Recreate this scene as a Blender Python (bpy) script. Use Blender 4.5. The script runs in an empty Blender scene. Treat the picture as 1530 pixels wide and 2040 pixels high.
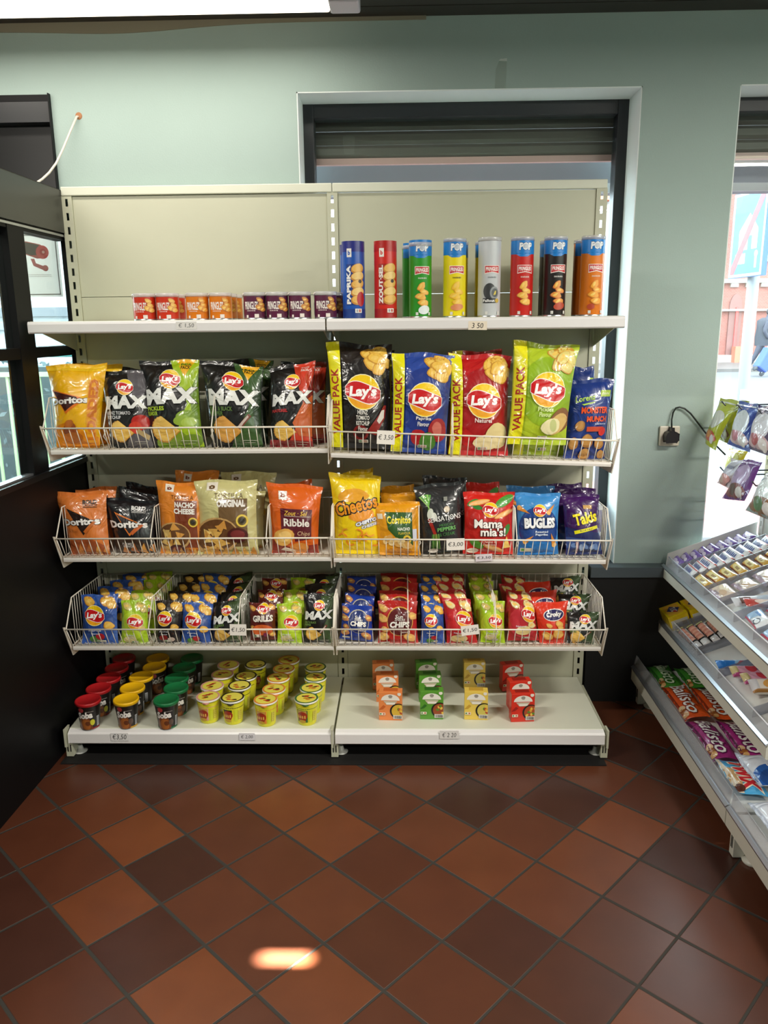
import bpy, math, random
import numpy as np
from mathutils import Matrix, Vector, geometry, noise
SC = bpy.context.scene
COL = SC.collection
PI = math.pi
R = math.radians

# ------------------------------------------------------------------ camera: measured from the shelf uprights and the tiled floor
FPX, PITCH, YAW, ROLL = 1572.6, .2328, -.0241, -.0100
CAM = np.array([.2569, -3.1271, 1.5805])
def cam_axes():
    cp, sp, cy, sy, cr, sr = math.cos(PITCH), math.sin(PITCH), math.cos(YAW), math.sin(YAW), math.cos(ROLL), math.sin(ROLL)
    fw = np.array([sy*cp, cy*cp, -sp]); rt = np.array([cy, -sy, 0.]); up = np.cross(rt, fw)
    return fw, rt*cr + up*sr, -rt*sr + up*cr
FW, RT, UP = cam_axes()
def at(px, py, ax, val):
    """the point of the room where the sight line through a photo position meets the plane X, Y or Z = val"""
    d = FW + RT*(px-765)/FPX - UP*(py-1020)/FPX
    i = 'XYZ'.index(ax)
    return CAM + d*((val-CAM[i])/d[i])

# ------------------------------------------------------------------ materials
MATS = {}
def lin(h):
    h = h.lstrip('#')
    c = [int(h[i:i+2], 16)/255 for i in (0, 2, 4)]
    return tuple(x/12.92 if x <= .04045 else ((x+.055)/1.055)**2.4 for x in c) + (1.,)
def base_mat(name):
    m = bpy.data.materials.new(name); m.use_nodes = True
    return m, m.node_tree, m.node_tree.nodes['Principled BSDF']
def M(h, kind='matte'):
    k = (h, kind)
    if k in MATS: return MATS[k]
    m, nt, p = base_mat(kind + '_' + h.lstrip('#'))
    p.inputs['Base Color'].default_value = lin(h)
    if kind == 'film':                      # glossy metallised snack film with crinkles
        p.inputs['Roughness'].default_value = .34
        p.inputs['Coat Weight'].default_value = .8
        p.inputs['Coat Roughness'].default_value = .06
        tc = nt.nodes.new('ShaderNodeTexCoord')
        n1 = nt.nodes.new('ShaderNodeTexNoise'); n1.inputs['Scale'].default_value = 11; n1.inputs['Detail'].default_value = 2.5; n1.inputs['Distortion'].default_value = 1.3
        n2 = nt.nodes.new('ShaderNodeTexNoise'); n2.noise_type = 'RIDGED_MULTIFRACTAL'; n2.inputs['Scale'].default_value = 7; n2.inputs['Detail'].default_value = 1.2; n2.inputs['Distortion'].default_value = .6
        ad = nt.nodes.new('ShaderNodeMath'); ad.operation = 'MULTIPLY_ADD'; ad.inputs[1].default_value = .16
        b = nt.nodes.new('ShaderNodeBump'); b.inputs['Strength'].default_value = .65; b.inputs['Distance'].default_value = .02
        nt.links.new(tc.outputs['Object'], n1.inputs['Vector']); nt.links.new(tc.outputs['Object'], n2.inputs['Vector']); nt.links.new(n2.outputs['Fac'], ad.inputs[0]); nt.links.new(n1.outputs['Fac'], ad.inputs[2]); nt.links.new(ad.outputs[0], b.inputs['Height'])
        nt.links.new(b.outputs['Normal'], p.inputs['Normal']); nt.links.new(b.outputs['Normal'], p.inputs['Coat Normal'])
    elif kind == 'dull': p.inputs['Roughness'].default_value = .5; p.inputs['Specular IOR Level'].default_value = .18
    elif kind == 'can': p.inputs['Roughness'].default_value = .33; p.inputs['Coat Weight'].default_value = .2
    elif kind == 'plastic': p.inputs['Roughness'].default_value = .36
    elif kind == 'gloss': p.inputs['Roughness'].default_value = .16
    elif kind == 'metal': p.inputs['Roughness'].default_value = .3; p.inputs['Metallic'].default_value = .9
    elif kind == 'steelwhite':              # powder-coated shop steel, faintly mottled
        p.inputs['Roughness'].default_value = .42
        tc = nt.nodes.new('ShaderNodeTexCoord'); n1 = nt.nodes.new('ShaderNodeTexNoise'); n1.inputs['Scale'].default_value = 5
        mx = nt.nodes.new('ShaderNodeMix'); mx.data_type = 'RGBA'
        c = lin(h); mx.inputs['A'].default_value = c; mx.inputs['B'].default_value = tuple(x*.94 for x in c[:3]) + (1,)
        nt.links.new(tc.outputs['Object'], n1.inputs['Vector']); nt.links.new(n1.outputs['Fac'], mx.inputs['Factor']); nt.links.new(mx.outputs['Result'], p.inputs['Base Color'])
    elif kind == 'thin': return paper_mat(h)
    else: p.inputs['Roughness'].default_value = .7
    MATS[k] = m
    return m
def clear(name, col, alpha_mix, rough=.05):
    """thin clear sheet: mostly see-through with a glossy surface"""
    if name in MATS: return MATS[name]
    m = bpy.data.materials.new(name); m.use_nodes = True; nt = m.node_tree
    for n in list(nt.nodes): nt.nodes.remove(n)
    out = nt.nodes.new('ShaderNodeOutputMaterial'); tr = nt.nodes.new('ShaderNodeBsdfTransparent'); tr.inputs['Color'].default_value = lin(col)
    pr = nt.nodes.new('ShaderNodeBsdfPrincipled'); pr.inputs['Base Color'].default_value = lin(col); pr.inputs['Roughness'].default_value = rough
    gl = nt.nodes.new('ShaderNodeBsdfGlossy'); gl.inputs['Roughness'].default_value = rough
    lw = nt.nodes.new('ShaderNodeLayerWeight'); lw.inputs['Blend'].default_value = .5
    pw = nt.nodes.new('ShaderNodeMath'); pw.operation = 'POWER'; pw.inputs[1].default_value = 5; nt.links.new(lw.outputs['Facing'], pw.inputs[0])
    fr = nt.nodes.new('ShaderNodeMath'); fr.operation = 'MULTIPLY_ADD'; fr.inputs[1].default_value = .9; fr.inputs[2].default_value = .045; nt.links.new(pw.outputs[0], fr.inputs[0])
    m1 = nt.nodes.new('ShaderNodeMixShader'); m1.inputs[0].default_value = alpha_mix
    m2 = nt.nodes.new('ShaderNodeMixShader')
    nt.links.new(tr.outputs[0], m1.inputs[1]); nt.links.new(pr.outputs[0], m1.inputs[2])
    nt.links.new(fr.outputs[0], m2.inputs[0]); nt.links.new(m1.outputs[0], m2.inputs[1]); nt.links.new(gl.outputs[0], m2.inputs[2])
    nt.links.new(m2.outputs[0], out.inputs[0])
    MATS[name] = m
    return m
GLASS = clear('window_glass', '#f4faf8', .0, .01)
ACRYL = clear('clear_acrylic', '#f2f4f8', .20, .22)
SMOKE = clear('smoky_divider', '#d4d6de', .24, .2)
LIDPL = clear('clear_lid', '#f2f2f2', .45, .15)
def paper_mat(h):
    k = (h, 'thin_paper')
    if k in MATS: return MATS[k]
    m, nt, p = base_mat('thin_paper_'+h.lstrip('#')); p.inputs['Base Color'].default_value = lin(h); p.inputs['Roughness'].default_value = .8
    tr = nt.nodes.new('ShaderNodeBsdfTranslucent'); tr.inputs['Color'].default_value = lin(h); mx = nt.nodes.new('ShaderNodeMixShader'); mx.inputs[0].default_value = .3
    nt.links.new(p.outputs[0], mx.inputs[1]); nt.links.new(tr.outputs[0], mx.inputs[2]); nt.links.new(mx.outputs[0], nt.nodes['Material Output'].inputs[0])
    MATS[k] = m
    return m
TAPE = clear('clear_tape', '#fbfdfb', .07, .3)
def emit(name, col, strength):
    m = bpy.data.materials.new(name); m.use_nodes = True; p = m.node_tree.nodes['Principled BSDF']
    p.inputs['Base Color'].default_value = lin(col); p.inputs['Emission Color'].default_value = lin(col); p.inputs['Emission Strength'].default_value = strength
    return m

# ------------------------------------------------------------------ mesh builder
def wmat(o):
    m = o.matrix_basis.copy()
    while o.parent: o = o.parent; m = o.matrix_basis @ m
    return m
class MB:
    def __init__(s): s.v = []; s.f = []; s.mi = []; s.mats = []; s.sm = []
    def idx(s, m):
        if m not in s.mats: s.mats.append(m)
        return s.mats.index(m)
    def add(s, vs, fs, m, smooth=False):
        o = len(s.v); k = s.idx(m)
        s.v.extend(tuple(map(float, q)) for q in vs)
        for f in fs: s.f.append(tuple(o+i for i in f)); s.mi.append(k); s.sm.append(smooth)
        return s
    def box(s, x0, x1, y0, y1, z0, z1, m):
        return s.hexa([(x0,y0,z0),(x1,y0,z0),(x1,y1,z0),(x0,y1,z0),(x0,y0,z1),(x1,y0,z1),(x1,y1,z1),(x0,y1,z1)], m)
    def hexa(s, p, m):
        return s.add(p, [(3,2,1,0),(4,5,6,7),(0,1,5,4),(1,2,6,5),(2,3,7,6),(3,0,4,7)], m)
    def prism(s, poly, ax, lo, hi, m):
        """poly of (a,b) in the plane across axis ax, pushed from lo to hi along it"""
        def P(a, b, c): return {'X': (c, a, b), 'Y': (a, c, b), 'Z': (a, b, c)}[ax]
        n = len(poly)
        vs = [P(a, b, lo) for a, b in poly] + [P(a, b, hi) for a, b in poly]
        tri = geometry.tessellate_polygon([[Vector((a, b, 0)) for a, b in poly]])
        fs = [tuple(t) for t in tri] + [tuple(n+i for i in reversed(t)) for t in tri]
        fs += [(i, (i+1) % n, n+(i+1) % n, n+i) for i in range(n)]
        return s.add(vs, fs, m)
    def tube(s, pts, r, m, n=6, closed=False):
        pts = [Vector(p) for p in pts]; N = len(pts); vs = []
        for i, p in enumerate(pts):
            a = pts[i-1] if (i > 0 or closed) else p; b = pts[(i+1) % N] if (i < N-1 or closed) else p
            t = (b-a).normalized(); u = t.cross(Vector((.31, .17, .93))).normalized(); w = t.cross(u)
            vs += [p + u*(r*math.cos(2*PI*k/n)) + w*(r*math.sin(2*PI*k/n)) for k in range(n)]
        fs = []
        for i in range(N if closed else N-1):
            a, b = i*n, ((i+1) % N)*n
            fs += [(a+k, a+(k+1) % n, b+(k+1) % n, b+k) for k in range(n)]
        if not closed: fs += [tuple(range(n-1, -1, -1)), tuple((N-1)*n+k for k in range(n))]
        return s.add(vs, fs, m, True)
    def lathe(s, prof, m, n=28, c=(0, 0, 0), smooth=True):
        vs = []; fs = []
        for r, z in prof: vs += [(c[0]+r*math.cos(2*PI*k/n), c[1]+r*math.sin(2*PI*k/n), c[2]+z) for k in range(n)]
        for i in range(len(prof)-1): fs += [(i*n+k, i*n+(k+1) % n, (i+1)*n+(k+1) % n, (i+1)*n+k) for k in range(n)]
        s.add(vs, fs, m, smooth)
        for i in (0, len(prof)-1):
            if prof[i][0] > 1e-4:
                r, z = prof[i]; ring = [(c[0]+r*math.cos(2*PI*k/n), c[1]+r*math.sin(2*PI*k/n), c[2]+z) for k in range(n)]
                s.add(ring, [tuple(range(n)) if i else tuple(range(n-1, -1, -1))], m)
        return s
    def build(s, name, parent=None, local=False, bevel=0., origin=None):
        me = bpy.data.meshes.new(name)
        vs = s.v
        if parent is not None and not local:
            inv = wmat(parent).inverted(); vs = [tuple(inv @ Vector(q)) for q in vs]
        elif parent is None and origin is not None:
            vs = [(q[0]-origin[0], q[1]-origin[1], q[2]-origin[2]) for q in vs]
        me.from_pydata(vs, [], s.f)
        for m in s.mats: me.materials.append(m)
        me.polygons.foreach_set('material_index', s.mi); me.polygons.foreach_set('use_smooth', s.sm)
        me.validate(); me.update()
        o = bpy.data.objects.new(name, me); COL.objects.link(o)
        if parent is not None: o.parent = parent
        elif origin is not None: o.location = tuple(map(float, origin))
        if bevel:
            b = o.modifiers.new('bevel', 'BEVEL'); b.width = bevel; b.segments = 2; b.limit_method = 'ANGLE'
        return o
def tag(o, label, cat, group=None, kind=None):
    o['label'] = label; o['category'] = cat
    if group: o['group'] = group
    if kind: o['kind'] = kind
    return o
def thing(name, label, cat, loc=(0, 0, 0), group=None, kind=None, rot=(0, 0, 0)):
    o = bpy.data.objects.new(name, None); o.empty_display_size = .05; COL.objects.link(o)
    o.location = tuple(map(float, loc)); o.rotation_euler = rot
    return tag(o, label, cat, group, kind)
def dup(src, loc, rot=None, label=None, scale=None):
    c = src.copy(); COL.objects.link(c); c.location = tuple(map(float, loc))
    if rot is not None: c.rotation_euler = rot
    if scale is not None: c.scale = scale
    if label: c['label'] = label
    for ch in [o for o in src.children]:
        d = ch.copy(); COL.objects.link(d); d.parent = c
    return c

# ------------------------------------------------------------------ printed artwork: flat shapes laid on a product's own surface
TXT = {}
def text_tris(s, bold):
    k = (s, bold)
    if k in TXT: return TXT[k]
    cu = bpy.data.curves.new('lettering', 'FONT'); cu.body = s; cu.size = 1; cu.offset = bold; cu.resolution_u = 2; cu.fill_mode = 'FRONT'
    ob = bpy.data.objects.new('lettering', cu); COL.objects.link(ob)
    dg = bpy.context.evaluated_depsgraph_get(); dg.update()
    me = ob.evaluated_get(dg).to_mesh(); me.calc_loop_triangles()
    co = np.array([v.co[:2] for v in me.vertices]).reshape(-1, 2)
    t = np.array([lt.vertices[:] for lt in me.loop_triangles], int).reshape(-1, 3)
    tr = co[t] if len(t) else np.zeros((0, 3, 2))
    ob.evaluated_get(dg).to_mesh_clear()
    bpy.data.objects.remove(ob); bpy.data.curves.remove(cu)
    TXT[k] = tr
    return tr
def rotm(p, a):
    c, s_ = math.cos(a), math.sin(a)
    return np.stack([p[..., 0]*c-p[..., 1]*s_, p[..., 0]*s_+p[..., 1]*c], -1)
class Art:
    """x runs -0.5..0.5 over the front, y 0..1 up the front; sizes are in front widths; h = height / width"""
    def __init__(s, base, h): s.base = base; s.h = h; s.items = []
    def tris(s, t, col): s.items.append((np.asarray(t, float), col)); return s
    def poly(s, pts, col, frac=True):
        p = [(x, y*s.h if frac else y) for x, y in pts]
        t = geometry.tessellate_polygon([[Vector((x, y, 0)) for x, y in p]])
        a = np.array(p)
        return s.tris(a[np.array(t, int)], col) if len(t) else s
    def rect(s, x0, y0, x1, y1, col): return s.poly([(x0, y0), (x1, y0), (x1, y1), (x0, y1)], col)
    def ell(s, x, y, rx, ry, col, rot=0, n=22, wob=0, seed=0):
        rnd = random.Random(seed); ph = [rnd.uniform(0, 6.28) for _ in range(3)]
        P = []
        for k in range(n):
            a = 2*PI*k/n; w = 1 + wob*(math.sin(2*a+ph[0])*.5+math.sin(3*a+ph[1])*.4+math.sin(5*a+ph[2])*.25)
            P.append((rx*w*math.cos(a), ry*w*math.sin(a)))
        p = rotm(np.array(P), rot) + np.array([x, y*s.h])
        c = np.array([x, y*s.h])
        return s.tris(np.stack([np.repeat(c[None], n, 0), p, np.roll(p, -1, 0)], 1), col)
    def text(s, t, x, y, w, hh, col, bold=.03, shear=0, rot=0, out=None, ow=.03):
        base = text_tris(t, bold)
        if not len(base): return s
        lo = base.reshape(-1, 2).min(0); hi = base.reshape(-1, 2).max(0)
        def put(b, c):
            q = (text_tris(t, b)-(lo+hi)/2)/np.maximum(hi-lo, 1e-6)*np.array([w, hh]); q[..., 0] += shear*q[..., 1]
            s.tris(rotm(q, rot)+np.array([x, y*s.h]), c)
        if out: put(bold+ow, out)
        put(bold, col); return s
    def marks(s, x, y, w, hh, col, n=7):
        """a line of small print too fine to read"""
        for k in range(n):
            a = x-w/2+w*k/n; s.poly([(a, y-hh/2/s.h), (a+w*.62/n, y-hh/2/s.h), (a+w*(.50+.1*(k % 2))/n, y+hh*(.30+.2*(k % 3 == 0))/s.h), (a+.02*w, y+hh*.4/s.h)], col)
        return s
    def chip(s, x, y, r, seed=0, col='#f0c14b', edge='#dba545', asp=.74):
        rot = random.Random(seed).uniform(-.8, .8)
        s.ell(x, y, r, r*asp, edge, rot, 18, .16, seed); s.ell(x+r*.04, y+.03*r, r*.90, r*asp*.88, col, rot, 18, .16, seed)
        return s.ell(x-r*.12, y+.05*r, r*.5, r*asp*.34, '#f4cd68', rot+.5, 12, .18, seed+3)
    def lays(s, x, y, r, txt='Lay\'s'):
        s.ell(x, y, r*1.03, r*1.03, '#fff4c4'); s.ell(x, y, r*.98, r*.98, '#f8cf12'); s.ell(x, y-.32*r/s.h, r*.82, r*.6, '#f2a61a')
        a = np.linspace(-1, 1, 17)
        def band(g, th, c):
            e = lambda q: math.sqrt(max(1-.86*q*q, 0))
            up = [(x+g*q*r*1.04, y*s.h + r*(.13*math.sin(-q*2.6)+th*e(q)*1.02+.03)) for q in a]
            dn = [(x+g*q*r*1.04, y*s.h + r*(.13*math.sin(-q*2.6)-th*e(q)*1.12-.04)) for q in a[::-1]]
            s.poly(up+dn, c, False)
        band(1.03, .52, '#fdf3ee'); band(1., .47, '#c9151b')
        return s.text(txt, x+.01*r, y-.02*r/s.h, 1.62*r, .78*r, '#ffffff', .045, .18, .05)
    def ridged(s, x, y, r, rot=0, col='#f3cf6a', edge='#d99a33'):
        P = []
        for k in range(25):
            a = PI*.55+PI*1.05*k/24; w = 1+.05*(k % 2); P.append((math.cos(a)*r*w, math.sin(a)*r*.9*w))
        P.append((r*1.25, r*.05))
        p = rotm(np.array(P), rot)+np.array([x, y*s.h])
        s.poly([tuple(q) for q in p], edge, False)
        p2 = rotm(np.array(P)*.93+np.array([.02*r, .01]), rot)+np.array([x, y*s.h]); s.poly([tuple(q) for q in p2], col, False)
        for k in range(4):
            a = -.8+.42*k
            q = rotm(np.array([(-r*.85*math.cos(a)*.9, r*.75*math.sin(a)), (r*.9, r*.1*math.sin(a)+.02*r), (r*.9, r*.1*math.sin(a)-.01*r), (-r*.85*math.cos(a)*.9, r*.75*math.sin(a)-.05*r)]), rot)+np.array([x, y*s.h])
            s.poly([tuple(z) for z in q], '#e2ad48', False)
        return s

def clip_tris(T, x0, x1, y0, y1):
    """cut triangles to a rectangle"""
    inside = (T[..., 0].min(1) >= x0) & (T[..., 0].max(1) <= x1) & (T[..., 1].min(1) >= y0) & (T[..., 1].max(1) <= y1)
    out = [T[inside]]; extra = []
    for t in T[~inside]:
        P = [tuple(q) for q in t]
        for ax, lim, sg in ((0, x0, 1), (0, x1, -1), (1, y0, 1), (1, y1, -1)):
            Q = []
            for i in range(len(P)):
                a, b = P[i], P[(i+1) % len(P)]; da, db = (a[ax]-lim)*sg, (b[ax]-lim)*sg
                if da >= 0: Q.append(a)
                if (da >= 0) != (db >= 0):
                    k = da/(da-db); Q.append((a[0]+(b[0]-a[0])*k, a[1]+(b[1]-a[1])*k))
            P = Q
            if len(P) < 3: break
        if len(P) >= 3: extra += [(P[0], P[i], P[i+1]) for i in range(1, len(P)-1)]
    if extra: out.append(np.array(extra))
    return np.concatenate(out) if out else T
def refine(T, L):
    """split long triangle edges so that a flat print follows a curved surface"""
    for _ in range(6):
        e = np.stack([np.hypot(*(T[:, (i+1) % 3]-T[:, i]).T) for i in range(3)], 1); big = e > L
        if not big.any(): break
        keep = [T[~big.any(1)]]; new = []
        for t, b in zip(T[big.any(1)], big[big.any(1)]):
            m = [(t[i]+t[(i+1) % 3])/2 for i in range(3)]; n = b.sum()
            if n == 3: new += [(t[0], m[0], m[2]), (m[0], t[1], m[1]), (m[2], m[1], t[2]), (m[0], m[1], m[2])]
            elif n == 1:
                i = int(np.argmax(b)); a, c, d = t[i], t[(i+1) % 3], t[(i+2) % 3]; new += [(a, m[i], d), (m[i], c, d)]
            else:
                i = int(np.argmin(b)); a, c, d = t[i], t[(i+1) % 3], t[(i+2) % 3]; m1, m2 = m[(i+1) % 3], m[(i+2) % 3]
                new += [(a, c, m1), (a, m1, m2), (m2, m1, d)]
        T = np.concatenate(keep+[np.array(new)])
    return T
def print_on(mb, art, S, W, L, kind, xlim=.49, off0=.0009, doff=.00024):
    """lay every shape of the artwork on the surface S(x in m, y in m, height above the surface) -> points"""
    for k, (T, c) in enumerate(art.items):
        if not len(T): continue
        T = clip_tris(T, -xlim, xlim, .004*art.h, .996*art.h)
        if not len(T): continue
        T = refine(T, L/W)
        p = T.reshape(-1, 2)*W
        key = np.round(p*2e5).astype(np.int64); _, first, inv = np.unique(key[:, 0]*4000003+key[:, 1], return_index=True, return_inverse=True)
        P = S(p[first, 0], p[first, 1], off0+doff*k)
        f = inv.reshape(-1, 3); f = f[(f[:, 0] != f[:, 1]) & (f[:, 1] != f[:, 2]) & (f[:, 0] != f[:, 2])]
        a, b, c3 = p[first][f[:, 0]], p[first][f[:, 1]], p[first][f[:, 2]]
        cr = (b[:, 0]-a[:, 0])*(c3[:, 1]-a[:, 1])-(b[:, 1]-a[:, 1])*(c3[:, 0]-a[:, 0])
        f = np.where((cr < 0)[:, None], f[:, ::-1], f)
        mb.add(P, [tuple(q) for q in f.tolist()], M(c, kind), True)

# ------------------------------------------------------------------ product makers
def bag_from(corners, art, T, name, label, cat='crisp bag', group=None, seed=0, seals=False, nx=18, ny=24, normal=None):
    """pillow bag: corners TL, TR, BR, BL of its flat outline, bulging T to the front; one mesh (seals are parts)"""
    tl, tr, br, bl = [np.array(c, float) for c in corners]
    org = (bl+br)/2; W = (np.linalg.norm(tr-tl)+np.linalg.norm(br-bl))/2; H = np.linalg.norm((tl+tr)/2-org)
    ex = (tr-tl)+(br-bl); ex /= np.linalg.norm(ex); ez = (tl+tr)/2-org; n = np.cross(ex, ez); n /= np.linalg.norm(n)
    rnd = random.Random(seed); ph = [rnd.uniform(0, 6.28) for _ in range(6)]
    def surf(s_, t, side, off=0.):
        e = np.clip((t-.05)/.90, 0, 1); pr = np.power(np.maximum(4*e*(1-e), 0), .5)
        sd = np.power(np.maximum(1-np.abs(s_)**2.6, 0), .8)
        d = T*pr*sd*(1 if side > 0 else -.55)
        edge = np.exp(-((1-np.abs(2*t-1))/.16)**2)
        d = d + .0035*edge*np.sin(s_*9+ph[0])*np.sin(s_*5+ph[1]) + .0030*np.sin(t*7+s_*3+ph[2])*sd*pr*(1 if side > 0 else -1)
        d = d + .010*np.abs(s_)**3*np.where(t > .5, math.sin(ph[3]), math.sin(ph[4]))*np.abs(2*t-1)**2
        q = s_*(1-.075*pr*np.abs(s_)**.5)
        zz = t + .012*edge*np.where(t > .5, np.sin(s_*4+ph[5]), 0)
        u = (q+1)/2; u = u[..., None]; v = zz[..., None]
        return (bl*(1-u)+br*u)*(1-v)+(tl*(1-u)+tr*u)*v + n*(d+off)[..., None]
    mb = MB(); m = M(art.base, 'film')
    t0, t1 = (.045, .955) if seals else (0., 1.)
    g = np.linspace(-1, 1, nx+1); h = np.linspace(t0, t1, ny+1); SS, TT = np.meshgrid(g, h)
    Fv = surf(SS, TT, 1).reshape(-1, 3); Bv = surf(SS, TT, -1).reshape(-1, 3)
    k = nx+1
    ff = [(j*k+i, j*k+i+1, (j+1)*k+i+1, (j+1)*k+i) for j in range(ny) for i in range(nx)]
    mb.add(Fv, ff, m, True); mb.add(Bv, [tuple(reversed(f)) for f in ff], m, True)
    art_h = art.h
    def S(x, y, off): return surf(np.clip(x/W*2, -1, 1), np.clip(y/(art_h*W), 0, 1), 1, off)
    print_on(mb, art, S, W, max(W*.055, .0075), 'film')
    o = mb.build(name, origin=org); tag(o, label, cat, group)
    if seals:
        for nm, a, b in (('bottom_seal', 0., .047), ('top_seal', .953, 1.)):
            q = MB(); h2 = np.linspace(a, b, 3); SS, TT = np.meshgrid(g, h2)
            A_ = surf(SS, TT, 1, .0004).reshape(-1, 3); B_ = surf(SS, TT, -1, -.0004).reshape(-1, 3)
            f2 = [(j*k+i, j*k+i+1, (j+1)*k+i+1, (j+1)*k+i) for j in range(2) for i in range(nx)]
            q.add(A_, f2, m, True); q.add(B_, [tuple(reversed(f)) for f in f2], m, True)
            q.build(nm, o)
    return o
def bag_px(quad, yb, yt, *a, **k):
    """quad: TL, TR, BR, BL as seen; bottom edge stands at depth yb, top edge leans to depth yt"""
    TL, TR, BR, BL = quad
    return bag_from([at(*TL, 'Y', yt), at(*TR, 'Y', yt), at(*BR, 'Y', yb), at(*BL, 'Y', yb)], *a, **k)
def box_on(mb, art, P0, ex, ez, W, kind='can'):
    """print a flat artwork on a face: P0 bottom middle, ex along, ez up; unit vectors"""
    P0, ex, ez = [np.array(q, float) for q in (P0, ex, ez)]; n = np.cross(ex, ez)
    def S(x, y, off): return P0 + ex*x[:, None] + ez*y[:, None] + n*off
    print_on(mb, art, S, W, 9., kind, .5, .0006, .00012)
P_LAMP1, P_LAMP2, P_LAMP3, P_LAMP4, P_SUNPATCH, P_SKY, P_EXP = 8., 56., 84., 90., .7, 9.5, .28
# ================================================================== ROOM
YW = .05                                    # room face of the back wall
ZC = 2.66
def structure(o, label, cat): return tag(o, label, cat, None, 'structure')
# materials of the shell
def wall_paint():
    m, nt, p = base_mat('wall_paint'); p.inputs['Roughness'].default_value = .75
    tc = nt.nodes.new('ShaderNodeTexCoord'); n = nt.nodes.new('ShaderNodeTexNoise'); n.inputs['Scale'].default_value = 2.2; n.inputs['Detail'].default_value = 4
    cr = nt.nodes.new('ShaderNodeValToRGB'); cr.color_ramp.elements[0].color = lin('#9fb2ad'); cr.color_ramp.elements[1].color = lin('#aabdb8')
    n2 = nt.nodes.new('ShaderNodeTexNoise'); n2.inputs['Scale'].default_value = 160; b = nt.nodes.new('ShaderNodeBump'); b.inputs['Strength'].default_value = .12; b.inputs['Distance'].default_value = .004
    nt.links.new(tc.outputs['Object'], n.inputs['Vector']); nt.links.new(tc.outputs['Object'], n2.inputs['Vector']); nt.links.new(n.outputs['Fac'], cr.inputs['Fac'])
    nt.links.new(cr.outputs['Color'], p.inputs['Base Color']); nt.links.new(n2.outputs['Fac'], b.inputs['Height']); nt.links.new(b.outputs['Normal'], p.inputs['Normal'])
    return m
def floor_tiles():
    """quarry tiles laid diagonally: pitch .2203 m, turned 43 degrees, every tile its own fired tone, dark joints"""
    m, nt, p = base_mat('quarry_tiles'); L = nt.links.new; N = nt.nodes.new
    tc = N('ShaderNodeTexCoord'); mp = N('ShaderNodeMapping'); mp.vector_type = 'TEXTURE'
    mp.inputs['Location'].default_value = (-.9109, -.7834, 0); mp.inputs['Rotation'].default_value = (0, 0, -.7509); mp.inputs['Scale'].default_value = (.2203, .2203, 1)
    L(tc.outputs['Object'], mp.inputs['Vector'])
    fl = N('ShaderNodeVectorMath'); fl.operation = 'FLOOR'; L(mp.outputs[0], fl.inputs[0])
    fr = N('ShaderNodeVectorMath'); fr.operation = 'FRACTION'; L(mp.outputs[0], fr.inputs[0])
    wn = N('ShaderNodeTexWhiteNoise'); wn.noise_dimensions = '2D'; L(fl.outputs[0], wn.inputs['Vector'])
    cr = N('ShaderNodeValToRGB'); e = cr.color_ramp.elements; e[0].position = 0; e[0].color = lin('#3b231c'); e[1].position = 1; e[1].color = lin('#703d22')
    for pos, c in ((.2, '#43261d'), (.4, '#512c1d'), (.6, '#562f1f'), (.8, '#5e3421')): q = e.new(pos); q.color = lin(c)
    L(wn.outputs['Value'], cr.inputs['Fac'])
    nz = N('ShaderNodeTexNoise'); nz.inputs['Scale'].default_value = 9; nz.inputs['Detail'].default_value = 5; L(tc.outputs['Object'], nz.inputs['Vector'])
    mx = N('ShaderNodeMix'); mx.data_type = 'RGBA'; mx.blend_type = 'MULTIPLY'; mx.inputs['Factor'].default_value = .35
    c2 = N('ShaderNodeValToRGB'); c2.color_ramp.elements[0].position = .3; c2.color_ramp.elements[0].color = (.55, .5, .5, 1); c2.color_ramp.elements[1].position = .7; c2.color_ramp.elements[1].color = (1, 1, 1, 1)
    L(nz.outputs['Fac'], c2.inputs['Fac']); L(cr.outputs['Color'], mx.inputs['A']); L(c2.outputs['Color'], mx.inputs['B'])
    # distance to the nearest joint
    sp = N('ShaderNodeSeparateXYZ'); L(fr.outputs[0], sp.inputs[0])
    def mth(op, a, b=None, v=None):
        q = N('ShaderNodeMath'); q.operation = op; L(a, q.inputs[0])
        if b is not None: L(b, q.inputs[1])
        if v is not None: q.inputs[1].default_value = v
        return q.outputs[0]
    def edge(o):
        a = N('ShaderNodeMath'); a.operation = 'SUBTRACT'; a.inputs[0].default_value = 1; L(o, a.inputs[1])
        return mth('MINIMUM', o, a.outputs[0])
    ex, ey = edge(sp.outputs['X']), edge(sp.outputs['Y'])
    ey = mth('MULTIPLY', ey, v=.75)          # joints of one direction are a little wider
    ed = mth('MINIMUM', ex, ey)
    mr = N('ShaderNodeMapRange'); mr.interpolation_type = 'SMOOTHSTEP'; mr.inputs['From Min'].default_value = .012; mr.inputs['From Max'].default_value = .021; L(ed, mr.inputs['Value'])
    fin = N('ShaderNodeMix'); fin.data_type = 'RGBA'; fin.inputs['A'].default_value = lin('#2b2823'); L(mr.outputs[0], fin.inputs['Factor']); L(mx.outputs['Result'], fin.inputs['B'])
    L(fin.outputs['Result'], p.inputs['Base Color'])
    ro = N('ShaderNodeMapRange'); ro.inputs['To Min'].default_value = .75; ro.inputs['To Max'].default_value = .31; L(mr.outputs[0], ro.inputs['Value']); L(ro.outputs[0], p.inputs['Roughness'])
    hs = N('ShaderNodeMath'); hs.operation = 'MULTIPLY_ADD'; L(nz.outputs['Fac'], hs.inputs[0]); hs.inputs[1].default_value = .12; L(mr.outputs[0], hs.inputs[2])
    b = N('ShaderNodeBump'); b.inputs['Strength'].default_value = .5; b.inputs['Distance'].default_value = .003; L(hs.outputs[0], b.inputs['Height']); L(b.outputs['Normal'], p.inputs['Normal'])
    return m
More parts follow.
